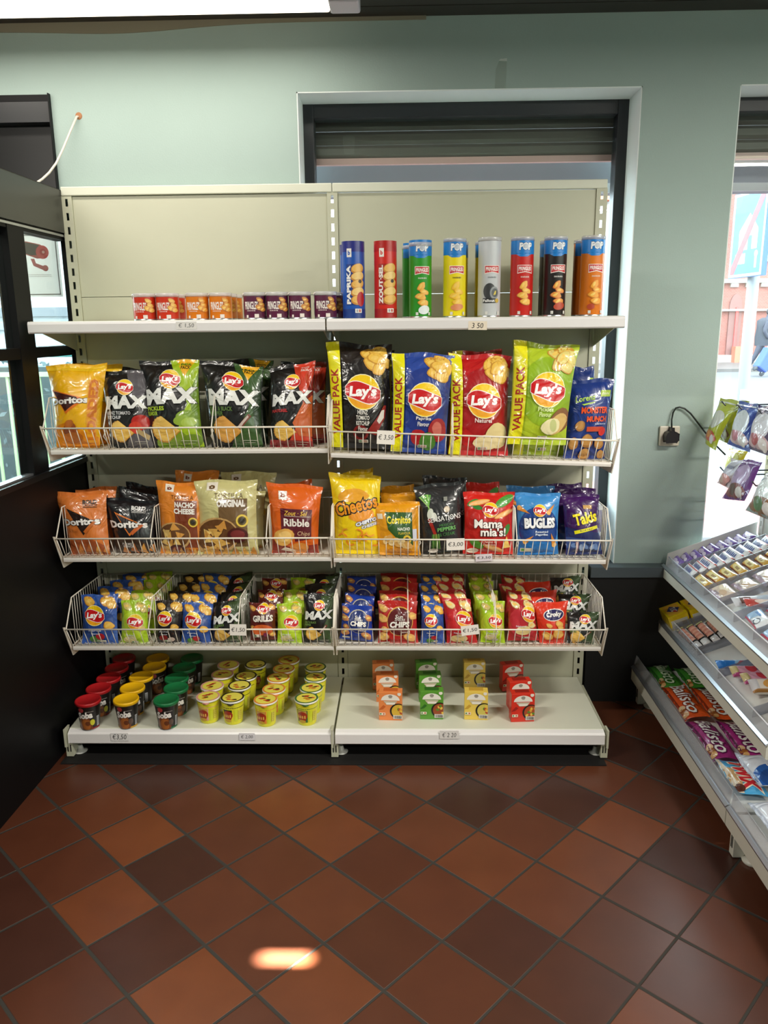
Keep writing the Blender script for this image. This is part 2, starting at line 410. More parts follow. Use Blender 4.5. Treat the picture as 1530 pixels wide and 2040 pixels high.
def planks():
    m, nt, p = base_mat('dark_ceiling_boards'); p.inputs['Roughness'].default_value = .45; p.inputs['Base Color'].default_value = lin('#2c2520')
    return m
WALL = wall_paint(); BLACK = M('#0b0b0d', 'dull'); FRAME = M('#23272b', 'plastic'); REVEAL = M('#eef5f4')
# floor
structure(MB().box(-3.2, 3.4, -6.2, .35, -.12, 0, floor_tiles()).build('floor'), 'terracotta quarry tile floor laid diagonally with dark joints', 'floor')
# back wall with two windows and, at the far end, a dark glazed entrance
WX0, WX1, WZ0, WZ1 = -.127, 1.139, .603, 2.418
VX0, VX1 = 1.492, 2.75
DX1 = -1.042
mb = MB(); Y2 = .40
def wallbox(x0, x1, z0, z1): mb.box(x0, x1, YW, Y2, z0, z1, WALL)
wallbox(DX1, WX0, 0, ZC+.02); wallbox(WX0, WX1, 0, WZ0-.02); wallbox(WX0, WX1, WZ1, ZC+.02); wallbox(WX1, VX0, 0, ZC+.02)
wallbox(VX0, VX1, 0, WZ0-.02); wallbox(VX0, VX1, WZ1, ZC+.02); wallbox(VX1, 3.4, 0, ZC+.02); wallbox(-3.2, DX1, 2.424, ZC+.02)
wb = structure(mb.build('wall_back'), 'pale green plastered back wall with two window openings', 'wall')
# peeling strip of paint mark above the window
q = MB(); c = at(1000, 120, 'Y', YW); c2 = at(1000, 176, 'Y', YW)
P = [(c[0]-.024, c2[2]), (c[0]+.016, c2[2]), (c[0]+.018, c[2]+.004), (c[0]+.002, c[2]+.006), (c[0]-.010, c[2]-.002), (c[0]-.022, c[2]-.03)]
q.prism(P, 'Y', YW-.0012, YW-.0002, TAPE)
q.prism([(c[0]-.012, c[2]-.002), (c[0]+.018, c[2]-.004), (c[0]+.018, c[2]+.006), (c[0]-.006, c[2]+.004)], 'Y', YW-.0022, YW-.0013, M('#c9d2cc'))
tag(q.build('adhesive_tape', origin=(c[0], YW, c2[2])), 'strip of clear tape stuck on the wall above the window', 'tape')
# ceiling of dark boards
mb = MB(); CB = planks()
for k in range(62):
    y = .05-.1*k; mb.box(-3.2, 3.4, y-.094, y, ZC, ZC+.03, CB)
mb.box(-3.2, 3.4, -6.2, .4, ZC+.03, ZC+.1, M('#0d0b0a'))
structure(mb.build('ceiling'), 'dark boarded ceiling with narrow gaps between the boards', 'ceiling')
# rough uneven plaster edge where wall and ceiling meet
mb = MB(); xs = np.linspace(-1.6, .35, 40)
top = [(x, ZC) for x in xs[::-1]]; bot = [(x, ZC-.012-.026*math.exp(-((x+.78)/.34)**2)-.012*math.exp(-((x+1.3)/.3)**2)) for x in xs]
mb.prism(bot+top, 'Y', YW-.006, YW, M('#8d8674'))
structure(mb.build('trim_1'), 'uneven brownish plaster edge between back wall and ceiling', 'trim')
# black lower wall and dark sill band right of the shelves
mb = MB(); mb.box(DX1, 1.03, .03, YW-.001, 0, .560, M('#060607', 'matte')); mb.box(1.03, 3.4, .0, YW-.001, 0, .560, M('#060607', 'matte')); structure(mb.build('trim_2'), 'matt black painted lower part of the back wall', 'wall panel')
mb = MB(); mb.box(1.03, 3.4, -.012, YW-.001, .560, .603, M('#4a545a', 'plastic')); structure(mb.build('trim_3'), 'dark grey ledge capping the black lower wall', 'trim')

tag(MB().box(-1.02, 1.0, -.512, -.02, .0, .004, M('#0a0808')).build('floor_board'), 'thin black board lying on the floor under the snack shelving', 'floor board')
# ---- windows
def window(n, x0, x1, label):
    root = thing('window_%d' % n, label, 'window', ((x0+x1)/2, .23, WZ0), None, 'structure')
    f = .045; y0, y1 = .205, .275
    m = MB(); m.box(x0-.01, x0+f, y0, y1, WZ0, WZ1, FRAME); m.box(x1-f, x1+.01, y0, y1, WZ0, WZ1, FRAME)
    m.box(x0+f, x1-f, y0, y1, WZ1-f-.01, WZ1, FRAME); m.box(x0+f, x1-f, y0, y1, WZ0, WZ0+.05, FRAME)
    m.build('window_frame', root, bevel=.003)
    m = MB(); m.box(x0+f, x1-f, .236, .240, WZ0+.05, WZ1-f-.01, GLASS); m.build('glass_pane', root)
    m = MB(); t = .004
    m.box(x0, x0+t, YW+.001, y0, WZ0, WZ1, REVEAL); m.box(x1-t, x1, YW+.001, y0, WZ0, WZ1, REVEAL); m.box(x0, x1, YW+.001, y0, WZ1-t, WZ1, REVEAL)
    m.build('reveal', root)
    m = MB(); m.box(x0-.01, x1+.01, YW-.001, .30, WZ0-.03, WZ0, M('#39424a', 'plastic')); m.build('window_sill', root)
    # half-lowered roller shutter outside the glass
    m = MB(); z = WZ1-.03; y = .31
    cols = ['#565254', '#3b3638', '#2d2a2d', '#46434a', '#8b7f7a', '#5a4f4c', '#3c3839']
    k = 0; SHZ = 2.235
    while z > SHZ:
        m.prism([(y, z), (y-.007, z-.012), (y-.008, z-.036), (y, z-.050), (y+.008, z-.050), (y+.008, z)], 'X', x0-.02, x1+.02, M(('#57504d', '#6d645f', '#7a716c')[k % 3], 'plastic')); z -= .0515; k += 1
    m.build('shutter_curtain', root)
    m = MB(); m.box(x0-.02, x1+.02, y-.010, y+.014, z-.022, z+.002, M('#e8b6b4', 'plastic')); m.build('shutter_end_bar', root)
    return root
window(1, WX0, WX1, 'dark framed window behind the snack shelves with half lowered shutter')
window(2, VX0, VX1, 'dark framed window behind the sweets shelving with street view')

# ---- glazed entrance beyond the black partition
d = thing('door_1', 'dark entrance opening with glazed door beyond the black partition', 'door', (-1.7, .2, 0), None, 'structure')
m = MB(); m.box(DX1-.004, DX1, YW-.02, .34, 0, 2.424, BLACK); m.box(-3.2, DX1, YW+.001, .34, 2.40, 2.424, BLACK)
m.box(-3.2, DX1-.004, .05, .10, 2.33, 2.40, M('#2a2b2e', 'plastic')); m.build('lining', d)
m = MB(); m.box(-3.2, DX1-.004, .10, .14, 1.985, 2.40, M('#08080a', 'plastic')); m.build('shutter_box', d)
m = MB(); m.box(DX1-.040, DX1-.004, .13, .16, 0, 1.985, BLACK); m.box(-2.0, -1.93, .10, .16, 0, 1.985, BLACK); m.box(-3.2, DX1-.045, .10, .16, 0, .25, BLACK); m.build('door_frame', d)
m = MB(); m.box(-1.93, DX1-.040, .133, .137, .25, 1.985, GLASS); m.build('glass_pane', d)

# ---- black partition with glazing at the side of the shelves
PX = -1.042
def px(y): return -1.026+.030*y              # the partition leans a little off square
def pslab(m, y0, y1, z0, z1, mat, d0=0., d1=.05):
    p = [(px(y0)-d0, y0), (px(y1)-d0, y1), (px(y1)-d1, y1), (px(y0)-d1, y0)]
    return m.prism(p, 'Z', z0, z1, mat)
m = MB(); pslab(m, -1.9, .045, 0, 1.055, BLACK); o = m.build('wall_left')
structure(o, 'glossy black lower partition panel beside the snack shelves', 'partition')
w = thing('window_3', 'black framed partition glazing looking out to the green railing', 'window', (PX, -.6, 1.07), None, 'structure')
m = MB(); pslab(m, -1.9, .045, 1.055, 1.075, M('#0d0d10', 'plastic'), -.012, .06); m.build('window_sill', w)
m = MB(); pslab(m, -1.9, .045, 1.076, 1.083, M('#cfd3da', 'metal'), .005, .03); m.build('glazing_bead', w)
m = MB(); pslab(m, -1.9, .045, 1.93, 2.083, M('#3a3b36', 'plastic'), -.008, .055); m.build('header_board', w, bevel=.003)
m = MB()
for y0, y1 in ((-.415, -.305), (-1.12, -1.0)): pslab(m, y0, y1, 1.075, 1.93, BLACK)
pslab(m, .024, .045, 1.075, 1.93, BLACK, 0, .022)
pslab(m, -1.9, .045, 1.478, 1.515, BLACK, .002, .048); pslab(m, -1.9, .045, 1.905, 1.93, BLACK, .002, .048)
m.build('window_frame', w, bevel=.002)
m = MB(); pslab(m, -1.9, .045, 1.916, 1.924, M('#b9bcc0', 'metal'), -.004, .004); m.build('trim_strip', w)
for y0, y1 in ((-.305, .024), (-1.0, -.415), (-1.9, -1.12)):
    for z0, z1 in ((1.083, 1.478), (1.515, 1.905)):
        m = MB(); pslab(m, y0, y1, z0, z1, GLASS, .022, .026); m.build('glass_pane', w)
# camera notice on the entrance glass
a = at(30, 464, 'Y', .124); b = at(126, 591, 'Y', .124)
ht = a[2]-b[2]; wd = .215
cx = b[0]-wd/2
s = MB(); s.add([(cx-wd/2, .1262, b[2]), (cx+wd/2, .1262, b[2]), (cx+wd/2, .1262, a[2]), (cx-wd/2, .1262, a[2])], [(0, 1, 2, 3)], M('#e9e2db', 'thin'))
A = Art('#e9e2db', ht/wd)
def frame_lines(A, x0, y0, x1, y1, t, c):
    A.rect(x0, y0, x1, y0+t/A.h, c); A.rect(x0, y1-t/A.h, x1, y1, c); A.rect(x0, y0, x0+t, y1, c); A.rect(x1-t, y0, x1, y1, c)
frame_lines(A, -.46, .03, .46, .97, .02, '#8d8986')
A.poly([(-.28, .83), (-.10, .87), (.16, .82), (.30, .73), (.26, .61), (.08, .60), (-.22, .70)], '#b05a58')
A.poly([(-.26, .82), (-.10, .855), (.14, .81), (.14, .66), (-.02, .65), (-.24, .72)], '#575453')
A.ell(.19, .70, .12, .12, '#d85a60'); A.ell(.20, .70, .06, .06, '#c03c46'); A.ell(.21, .70, .025, .025, '#e9b4b4')
A.poly([(-.04, .60), (.03, .60), (.05, .53), (.20, .48), (.22, .44), (.18, .42), (.0, .49)], '#b8686a'); A.ell(.22, .45, .055, .055, '#b8686a')
A.rect(-.32, .345, .32, .352, '#b9aca6'); A.rect(-.32, .32, .32, .327, '#b9aca6')
box_on(s, A, (cx, .1262, b[2]), (1, 0, 0), (0, 0, 1), wd, 'thin')
tag(s.build('camera_notice', origin=(cx, .124, b[2])), 'white notice with a red and grey surveillance camera on the entrance glass', 'sign')

# remaining walls, out of the picture
structure(MB().box(-3.3, -3.2, -6.2, .4, 0, ZC+.1, WALL).build('wall_entrance'), 'green side wall of the entrance, out of view', 'wall')
structure(MB().box(3.4, 3.5, -6.2, .4, 0, ZC+.1, WALL).build('wall_right'), 'green side wall behind the sweets shelving', 'wall')
structure(MB().box(-3.3, 3.5, -6.3, -6.2, 0, ZC+.1, WALL).build('wall_front'), 'green wall behind the viewer', 'wall')

# ---- lamp: long batten under the ceiling
LZ = 2.575; LY0, LY1 = -.345, -.235; lx1 = at(655, 15, 'Z', LZ)[0]; lx2 = at(716, 10, 'Z', LZ)[0]
TUBE = emit('tube_light', '#fff3dc', 2.5)
def batten(name, label, x0, x1, y0, y1, zl, group):
    t = thing(name, label, 'ceiling light', ((x0+x1)/2, (y0+y1)/2, zl), group)
    m = MB(); m.box(x0, x1, y0+.008, y1-.008, zl, zl+.035, TUBE); m.build('diffuser', t, bevel=.006)
    for xa, xb in ((x1, x1+.10), (x0-.10, x0)):
        m = MB(); m.box(xa+.001, xb, y0, y1, zl-.003, zl+.04, M('#c9c6d2', 'plastic')); m.build('end_cap', t, bevel=.008)
    m = MB(); m.box(x0-.1, x1+.1, y0-.004, y1+.004, zl+.037, ZC-.001, M('#d8d6d2', 'plastic')); m.build('housing', t, bevel=.004)
    return t
batten('ceiling_batten', 'glowing white strip light under the dark ceiling above the shelves', lx1-1.5, lx1, LY0, LY1, LZ, None)
def area(name, loc, sx, sy, power, col, rot=(0, 0, 0)):
    l = bpy.data.lights.new(name, 'AREA'); l.shape = 'RECTANGLE'; l.size = sx; l.size_y = sy; l.energy = power; l.color = col
    o = bpy.data.objects.new(name, l); COL.objects.link(o); o.location = loc; o.rotation_euler = rot
    return o
WARM = (1., .945, .845)
area('strip_light_glow', (lx1-.75, (LY0+LY1)/2, LZ-.006), 1.48, .09, P_LAMP1, WARM)
# further strip lights over the shop floor, behind the viewer
for i, (x, y, pw) in enumerate(((-1.25, -1.95, P_LAMP2), (2.5, -1.95, P_LAMP3), (2.45, -4.0, P_LAMP4))):
    batten('ceiling_batten', 'strip light over the shop floor behind the viewer, row %s' % ('one', 'two', 'three')[i], x-.75, x+.75, y-.055, y+.055, LZ, None)
    area('strip_light_glow', (x, y, LZ-.006), 1.48, .09, pw, WARM)
# cable out of a hole in the wall, over the partition
h = at(157, 231, 'Y', YW); e = at(70, 366, 'Y', -.17)
pts = [(h[0], YW+.02, h[2]), (h[0]-.004, YW-.010, h[2]-.004)]
for X, Yp, dy in ((140, 262, -.035), (125, 298, -.06), (112, 325, -.09), (98, 344, -.12), (84, 357, -.15)):
    pts.append(tuple(at(X, Yp, 'Y', YW+dy)))
pts.append((e[0], e[1], e[2]))
pts.append((e[0]-.03, e[1]-.03, e[2]-.06))
m = MB(); m.tube(pts, .0042, M('#d9cfc3', 'plastic'), 8); c = thing('wall_cable', 'cream cable hanging from a drilled hole in the wall to the partition', 'cable', h)
m.build('cord', c)
m = MB(); m.lathe([(.013, 0), (.012, .001), (.007, .0012)], M('#a5714a'), 12); o = m.build('plaster_chip', c, True); o.rotation_euler = (PI/2, 0, 0); o.location = (0, -.0005, 0)
# socket and plug
s0 = at(1332, 868, 'Y', YW); t = thing('wall_socket', 'cream square wall socket on the green wall between the windows', 'socket', s0)
m = MB(); m.box(s0[0]-.040, s0[0]+.040, YW-.012, YW-.0005, s0[2]-.040, s0[2]+.040, M('#d9d2c2', 'plastic')); m.build('cover_plate', t, bevel=.004)
t = thing('mains_plug', 'black mains plug with its cord pushed into the wall socket', 'plug', (s0[0], YW-.03, s0[2]))
m = MB(); P = []
for dx, dz in ((-.022, -.022), (.018, -.022), (.026, -.012), (.026, .012), (.016, .02), (.006, .024), (.004, .036), (-.004, .036), (-.006, .024), (-.02, .018), (-.026, .006), (-.026, -.012)): P.append((s0[0]+dx, s0[2]+dz))
m.prism(P, 'Y', YW-.048, YW-.0125, M('#1b1719', 'plastic')); m.build('plug_body', t, bevel=.005)
pts = [(s0[0], YW-.03, s0[2]+.034)]
for X, Yp in ((1338, 836), (1341, 822), (1346, 813), (1354, 811), (1364, 814), (1376, 824), (1390, 842), (1407, 864), (1425, 886), (1445, 906)): pts.append(tuple(at(X, Yp, 'Y', YW-.015)))
m = MB(); m.tube(pts, .0034, M('#1d2321', 'plastic'), 7); m.build('cord', t)

# ================================================================== OUTSIDE
GZ = -.1
def out(o, label, cat): return tag(o, label, cat, None, 'structure')
out(MB().box(-14, 22, .42, 3.2, GZ-.3, GZ, M('#6e6261')).build('sidewalk'), 'pale pavement outside the shop windows', 'pavement')
out(MB().box(-14, 22, 3.2, 5.4, GZ-.3, GZ-.01, M('#86504d')).build('cycle_path'), 'reddish cycle path along the street outside', 'path')
m = MB(); m.box(-14, 40, 5.4, 25.2, GZ-.3, GZ-.05, M('#5f6165')); out(m.build('street'), 'grey street outside the shop', 'street')
m = MB()
for y in (5.42, 11.0, 16.5): m.box(-14, 40, y, y+.14, GZ-.05, GZ-.045, M('#ececec'))
out(m.build('road_marking'), 'white lines along the grey street', 'road marking')
out(MB().box(-14, 50, 25.2, 29.9, GZ-.3, GZ+.06, M('#625a57')).build('far_sidewalk'), 'pavement on the far side of the street', 'pavement')
# brick house across the street
BY = 30.
def brick():
    m, nt, p = base_mat('brick'); p.inputs['Roughness'].default_value = .85
    tc = nt.nodes.new('ShaderNodeTexCoord'); mp = nt.nodes.new('ShaderNodeMapping'); mp.inputs['Rotation'].default_value = (PI/2, 0, 0)
    b = nt.nodes.new('ShaderNodeTexBrick'); b.inputs['Scale'].default_value = 4.5; b.inputs['Color1'].default_value = lin('#93594f'); b.inputs['Color2'].default_value = lin('#885046'); b.inputs['Mortar'].default_value = lin('#94706a')
    nt.links.new(tc.outputs['Object'], mp.inputs['Vector']); nt.links.new(mp.outputs[0], b.inputs['Vector']); nt.links.new(b.outputs['Color'], p.inputs['Base Color'])
    return m
BR = brick()
hb = thing('brick_house', 'pink brick house with arched red doorway across the street', 'house', (15, BY, GZ))
m = MB(); m.box(10, 34, BY, BY+6, GZ, 9.5, BR); m.build('facade', hb)
STONE = M('#b3aaa0')
g = lambda x, y: at(x, y, 'Y', BY-.05)
def band(py0, py1, name):
    z0, z1 = g(1450, py1)[2], g(1450, py0)[2]; mm = MB(); mm.box(9.95, 34.05, BY-.18, BY, z0, z1, STONE); mm.build(name, hb)
band(556, 564, 'stone_band'); band(616, 620, 'stone_band'); band(707, 730, 'stone_plinth')
m = MB(); z = g(1450, 572)[2]
for k in range(40): m.box(11+.6*k, 11.3+.6*k, BY-.12, BY, z, z+.2, STONE)
m.build('dentil_course', hb)
x0, x1 = g(1451, 640)[0], g(1476, 640)[0]; zt = g(1462, 585)[2]; zb = GZ; zs = g(1462, 612)[2]; mid = (x0+x1)/2
arch = [(x0, zb), (x1, zb), (x1, zs)]+[(mid+(x1-mid)*math.cos(a), zs+(zt-zs)*math.sin(a)) for a in np.linspace(.15, PI-.15, 9)]+[(x0, zs)]
m = MB(); m.prism(arch, 'Y', BY-.06, BY+.01, M('#7d5752')); m.build('door_recess', hb)
m = MB(); m.box(x0+.35, x1-.25, BY-.12, BY-.06, zb, zs, M('#c9504c')); m.build('red_door', hb)
m = MB(); m.box(x0+.2, x0+.55, BY-.5, BY-.13, GZ, g(1445, 690)[2], M('#d86f58')); m.build('red_meter_box', hb)
for a, b in (((1463, 440), (1478, 520)), ((1400, 440), (1420, 520)), ((1522, 470), (1545, 520))):
    p, q2 = g(*a), g(*b); m = MB(); m.box(p[0], q2[0], BY-.1, BY+.01, q2[2], p[2], M('#dfe0ee')); f = m.build('house_window', hb)
    m = MB(); m.box(p[0]+.25, q2[0]-.15, BY-.14, BY-.1, q2[2]+.15, p[2]-.15, M('#8f93b4', 'gloss')); m.build('pane', f)
# pale terrace further along
hb2 = thing('pale_house', 'pale rendered house with orange tiled roof across the street', 'house', (2, BY, GZ))
m = MB(); m.box(-1.5, 9.8, BY, BY+6, GZ, 6.2, M('#a5a09c')); m.build('facade', hb2)
m = MB(); m.prism([(BY-.5, 6.2), (BY+6.2, 6.2), (BY+2.8, 9.4)], 'X', -1.8, 9.9, M('#c96d4c')); m.build('roof', hb2)
for k in range(5):
    m = MB(); m.box(0+2*k, 1+2*k, BY-.05, BY+.01, 1.2, 3.2, M('#8f9099', 'gloss')); m.build('house_window', hb2)
# sign on its post
SY = 5.0
pb = at(1478, 800, 'Y', SY); pt = at(1507, 540, 'Y', SY)
sg = thing('street_sign', 'blue end of living street sign with red diagonal bar on grey post', 'road sign', (pb[0], SY, GZ))
m = MB(); m.lathe([(.055, 0), (.055, 3.1), (.0, 3.12)], M('#6a6c70', 'plastic'), 16, (pb[0], SY, GZ)); m.build('post', sg)
pz = at(1468, 785, 'Y', SY)[2]; m = MB(); m.box(pb[0]-.05, pb[0]+.02, SY-.066, SY-.058, pz-.05, pz+.05, M('#f7f7f7')); m.build('sticker', sg)
tl, tr, br, bl = at(1486, 407, 'Y', SY-.27), at(1523, 392, 'Y', SY-.75), at(1507, 549, 'Y', SY-.75), at(1467, 554, 'Y', SY-.27)
tl = at(1487, 410, 'Y', SY+.05); bl = at(1468, 553, 'Y', SY+.05); wdir = np.array([.42, -.62, 0]); wdir /= np.linalg.norm(wdir)
cen = np.array([pb[0]-.02, SY-.12, 0]); SW, SH = .62, .80; zb = bl[2]-.0; zt = zb+SH
e_x = np.array([.10, -1., 0]); e_x /= np.linalg.norm(e_x); nrm = np.cross(e_x, (0, 0, 1)); c0 = np.array([pb[0], SY, 0])+nrm*.10
m = MB(); P8 = []
for zz in (zb, zt):
    for sx, dp in ((-.5, 0), (.5, 0), (.5, -.05), (-.5, -.05)): v = c0+e_x*SW*sx+nrm*dp; P8.append((v[0], v[1], zz))
m.hexa(P8, M('#1a4488', 'plastic'))
A = Art('#2f6fd0', SH/SW); A.rect(-.49, .01, .49, .99, '#b9bec8'); A.rect(-.44, .04, .44, .96, '#0f55a8')
A.poly([(-.25, .32), (.3, .32), (.3, .55), (.03, .74), (-.25, .55)], '#bcc0c8'); A.rect(.02, .32, .14, .48, '#0f55a8')
A.rect(-.32, .16, -.02, .28, '#bcc0c8'); A.ell(-.2, .5, .06, .06, '#bcc0c8'); A.rect(-.24, .3, -.15, .48, '#bcc0c8'); A.ell(.3, .26, .05, .05, '#bcc0c8'); A.rect(.27, .1, .33, .24, '#bcc0c8')
A.poly([(-.44, .04), (-.34, .04), (.44, .90), (.44, .96), (.34, .96), (-.44, .12)], '#b3202a')
box_on(m, A, tuple(c0+np.array([0, 0, zb])), tuple(e_x), (0, 0, 1), SW); m.build('sign_plate', sg)
# passer-by with a shopping trolley
pp = at(1510, 742, 'Z', GZ+.06); k = 1.18
def person(loc):
    me = bpy.data.meshes.new('person'); V = [(0, 0, .88), (0, -.03, 1.12), (0, -.10, 1.36), (.02, -.14, 1.47), (.03, -.18, 1.60), (.09, 0, .84), (.12, -.10, .47), (.12, .02, .08), (.12, -.13, .04), (-.09, 0, .84), (-.10, .12, .46), (-.10, .30, .12), (-.10, .20, .04),
        (.19, -.10, 1.36), (.26, -.10, 1.10), (.22, -.28, .92), (-.19, -.10, 1.36), (-.25, -.02, 1.10), (-.20, -.16, .90)]
    E_ = [(0, 1), (1, 2), (2, 3), (3, 4), (0, 5), (5, 6), (6, 7), (7, 8), (0, 9), (9, 10), (10, 11), (11, 12), (2, 13), (13, 14), (14, 15), (2, 16), (16, 17), (17, 18)]
    me.from_pydata(V, E_, []); o = bpy.data.objects.new('person', me); COL.objects.link(o)
    sk = o.modifiers.new('skin', 'SKIN'); rad = [.15, .15, .15, .06, .10, .095, .07, .05, .045, .095, .07, .05, .045, .075, .055, .04, .075, .055, .04]
    for v, r_ in zip(me.skin_vertices[0].data, rad): v.radius = (r_, r_); v.use_root = False
    me.skin_vertices[0].data[0].use_root = True
    o.modifiers.new('sub', 'SUBSURF').levels = 1; me.materials.append(M('#3a3a48')); o.location = loc; o.rotation_euler = (0, 0, R(75)); o.scale = (k, k, k)
    return o
pe = person(tuple(pp)); tag(pe, 'bent passer-by in a dark coat pulling a trolley across the street', 'person')
m = MB(); m.lathe([(.0, 1.52), (.07, 1.535), (.105, 1.60), (.085, 1.68), (0, 1.72)], M('#3a3438'), 12, (.03, -.165, 0)); m.build('hair', pe, True)
m = MB(); m.lathe([(.20, .72), (.21, .95), (.185, 1.2), (.19, 1.38), (.07, 1.46)], M('#33343f'), 14, (0, -.04, 0)); m.build('coat', pe, True)
tr_ = thing('shopping_trolley', 'blue two-wheeled shopping trolley pulled by the passer-by', 'trolley', (pp[0]-.25, pp[1]-.5, GZ+.06), rot=(0, R(32), R(20)))
m = MB(); m.box(-.2, .2, -.14, .14, .14, .85, M('#3d54a8')); m.build('bag', tr_, True, bevel=.04)
m = MB(); m.tube([(-.15, 0, .1), (-.15, 0, 1.15), (.15, 0, 1.15), (.15, 0, .1)], .014, M('#dfe3ee', 'plastic'), 6); m.build('handle_frame', tr_, True)
for sx in (-.17, .17):
    m = MB(); m.lathe([(.0, -.02), (.09, -.02), (.09, .02), (0, .02)], M('#3d3d44'), 14); o = m.build('wheel', tr_, True); o.rotation_euler = (0, PI/2, 0); o.location = (sx, 0, .10)
# view through the entrance: railing, hedge, pale wall
rl = thing('green_railing', 'light green painted railing outside the entrance', 'railing', (-3.2, 4.2, GZ))
GRN = M('#93a97e', 'plastic'); m = MB(); zt = at(130, 741, 'Y', 4.2)[2]
m.box(-8, -2.0, 4.17, 4.23, zt-.04, zt, GRN); m.box(-8, -2.0, 4.18, 4.22, .1, .14, GRN); m.build('rail', rl)
m = MB()
for k in range(40): x = -2.05-.15*k; m.box(x-.012, x+.012, 4.19, 4.21, .12, zt-.02, GRN)
m.build('baluster_row', rl)
for k in range(4):
    x = -2.02-1.9*k; m = MB(); m.box(x-.035, x+.035, 4.165, 4.235, GZ, zt+.02, GRN); m.build('post', rl)
m = MB(); zt2 = at(130, 707, 'Y', 4.6)[2]; m.tube([(-8, 4.6, zt2), (-2, 4.6, zt2)], .02, M('#4f9a9a', 'plastic'), 8); m.tube([(-2.3, 4.6, GZ), (-2.3, 4.6, zt2)], .02, M('#4f9a9a', 'plastic'), 8); m.tube([(-4.6, 4.6, GZ), (-4.6, 4.6, zt2)], .02, M('#4f9a9a', 'plastic'), 8)
tag(m.build('teal_handrail', origin=(-3, 4.6, GZ)), 'thin teal handrail behind the green railing', 'handrail')
rnd = random.Random(5); m = MB(); zt3 = at(130, 712, 'Y', 5.5)[2]
LEAF = [M('#4f5f64'), M('#6e7d82'), M('#3f4c50')]
for k in range(1500):
    c = np.array([rnd.uniform(-9, -2.2), rnd.uniform(5.3, 6.0), rnd.uniform(GZ, zt3)]); s_ = rnd.uniform(.03, .07); u = np.array([rnd.uniform(-1, 1), rnd.uniform(-.5, .5), rnd.uniform(-1, 1)]); v = np.cross(u, [0, 1, .3])
    m.add([c-u*s_, c+v*s_*.5, c+u*s_, c-v*s_*.5], [(0, 1, 2, 3)], LEAF[k % 3])
m.box(-9, -2.3, 5.5, 5.9, GZ, zt3-.1, M('#3a464a'))
tag(m.build('hedge', origin=(-5, 5.6, GZ)), 'dense blue-green clipped hedge behind the railings', 'hedge', None, 'stuff')
hw = thing('pale_building', 'low white building with grey band beyond the hedge', 'building', (-8, 16, GZ))
m = MB(); m.box(-22, -5.5, 16, 20, GZ, 4.5, M('#b0b0b4')); m.build('facade', hw)
za, zb_ = at(130, 612, 'Y', 15.9)[2], at(130, 630, 'Y', 15.9)[2]; m = MB(); m.box(-22, -5.5, 15.85, 16, zb_, za, M('#6e6e74')); m.build('window_band', hw)
za, zb_ = at(130, 642, 'Y', 15.9)[2], at(130, 656, 'Y', 15.9)[2]; m = MB(); m.box(-22, -5.5, 15.85, 16, zb_, za, M('#85858a')); m.build('lower_band', hw)
# folded awning cassette above the windows, outside
aw = thing('shop_awning', 'grey folded awning hanging outside above the shop windows', 'awning', (1, .5, 2.2))
m = MB(); m.box(-1.0, 4.2, .50, .62, 2.125, 2.27, M('#8c8890')); m.build('awning_cassette', aw, bevel=.01)
m = MB(); m.prism([(-1.0, 2.128), (.45, 2.165), (4.2, 2.128), (4.2, 2.120), (-1.0, 2.120)], 'Y', .485, .50, M('#cfc8cc')); m.build('valance', aw)
# ================================================================== SNACK SHELVING
SW_ = M('#c3c4ae', 'steelwhite'); SWL = M('#dcdecd', 'steelwhite'); WIRE = M('#efe9dc', 'plastic'); RAILW = M('#e4e2e2', 'plastic'); SLOT = M('#101010')
HT = 2.0945; PITCH0 = 2.0384               # top of the uprights, centre of the topmost slot
unit = thing('shelving_unit', 'cream steel shelving wall unit of two bays with slotted uprights', 'shelving unit', (0, .02, 0))
def upright(x):
    m = MB(); y0, y1 = .0, .0025; hw = .020; sw = .005
    m.box(x-hw, x-sw, y0, y1, .02, HT-.03, SW_); m.box(x+sw, x+hw, y0, y1, .02, HT-.03, SW_)
    z = PITCH0; m.box(x-sw, x+sw, y0, y1, z+.0135, HT-.03, SW_)
    while z > .13:
        m.box(x-sw, x+sw, y0, y1, z-.0365, z-.0135, SW_); z -= .05
    m.box(x-sw, x+sw, y0, y1, .02, z+.0135, SW_)
    m.box(x-hw, x-hw+.002, y1, .045, .02, HT-.03, SW_); m.box(x+hw-.002, x+hw, y1, .045, .02, HT-.03, SW_)
    m.build('upright', unit)
for x in (-1, 0, 1): upright(x)
for b in (-1, 0):
    z = .10
    for zt in (.50, .90, 1.30, 1.695, HT-.034):
        m = MB(); m.box(b+.0205, b+.9795, .006, .020, z+.001, zt-.0008, SW_); m.build('back_panel', unit, bevel=.0012); z = zt
    m = MB(); m.box(b-(.018 if b else -.001), b+1.018 if b == 0 else b+.999, -.003, .030, HT-.032, HT, SWL); m.build('top_cap', unit, bevel=.003)
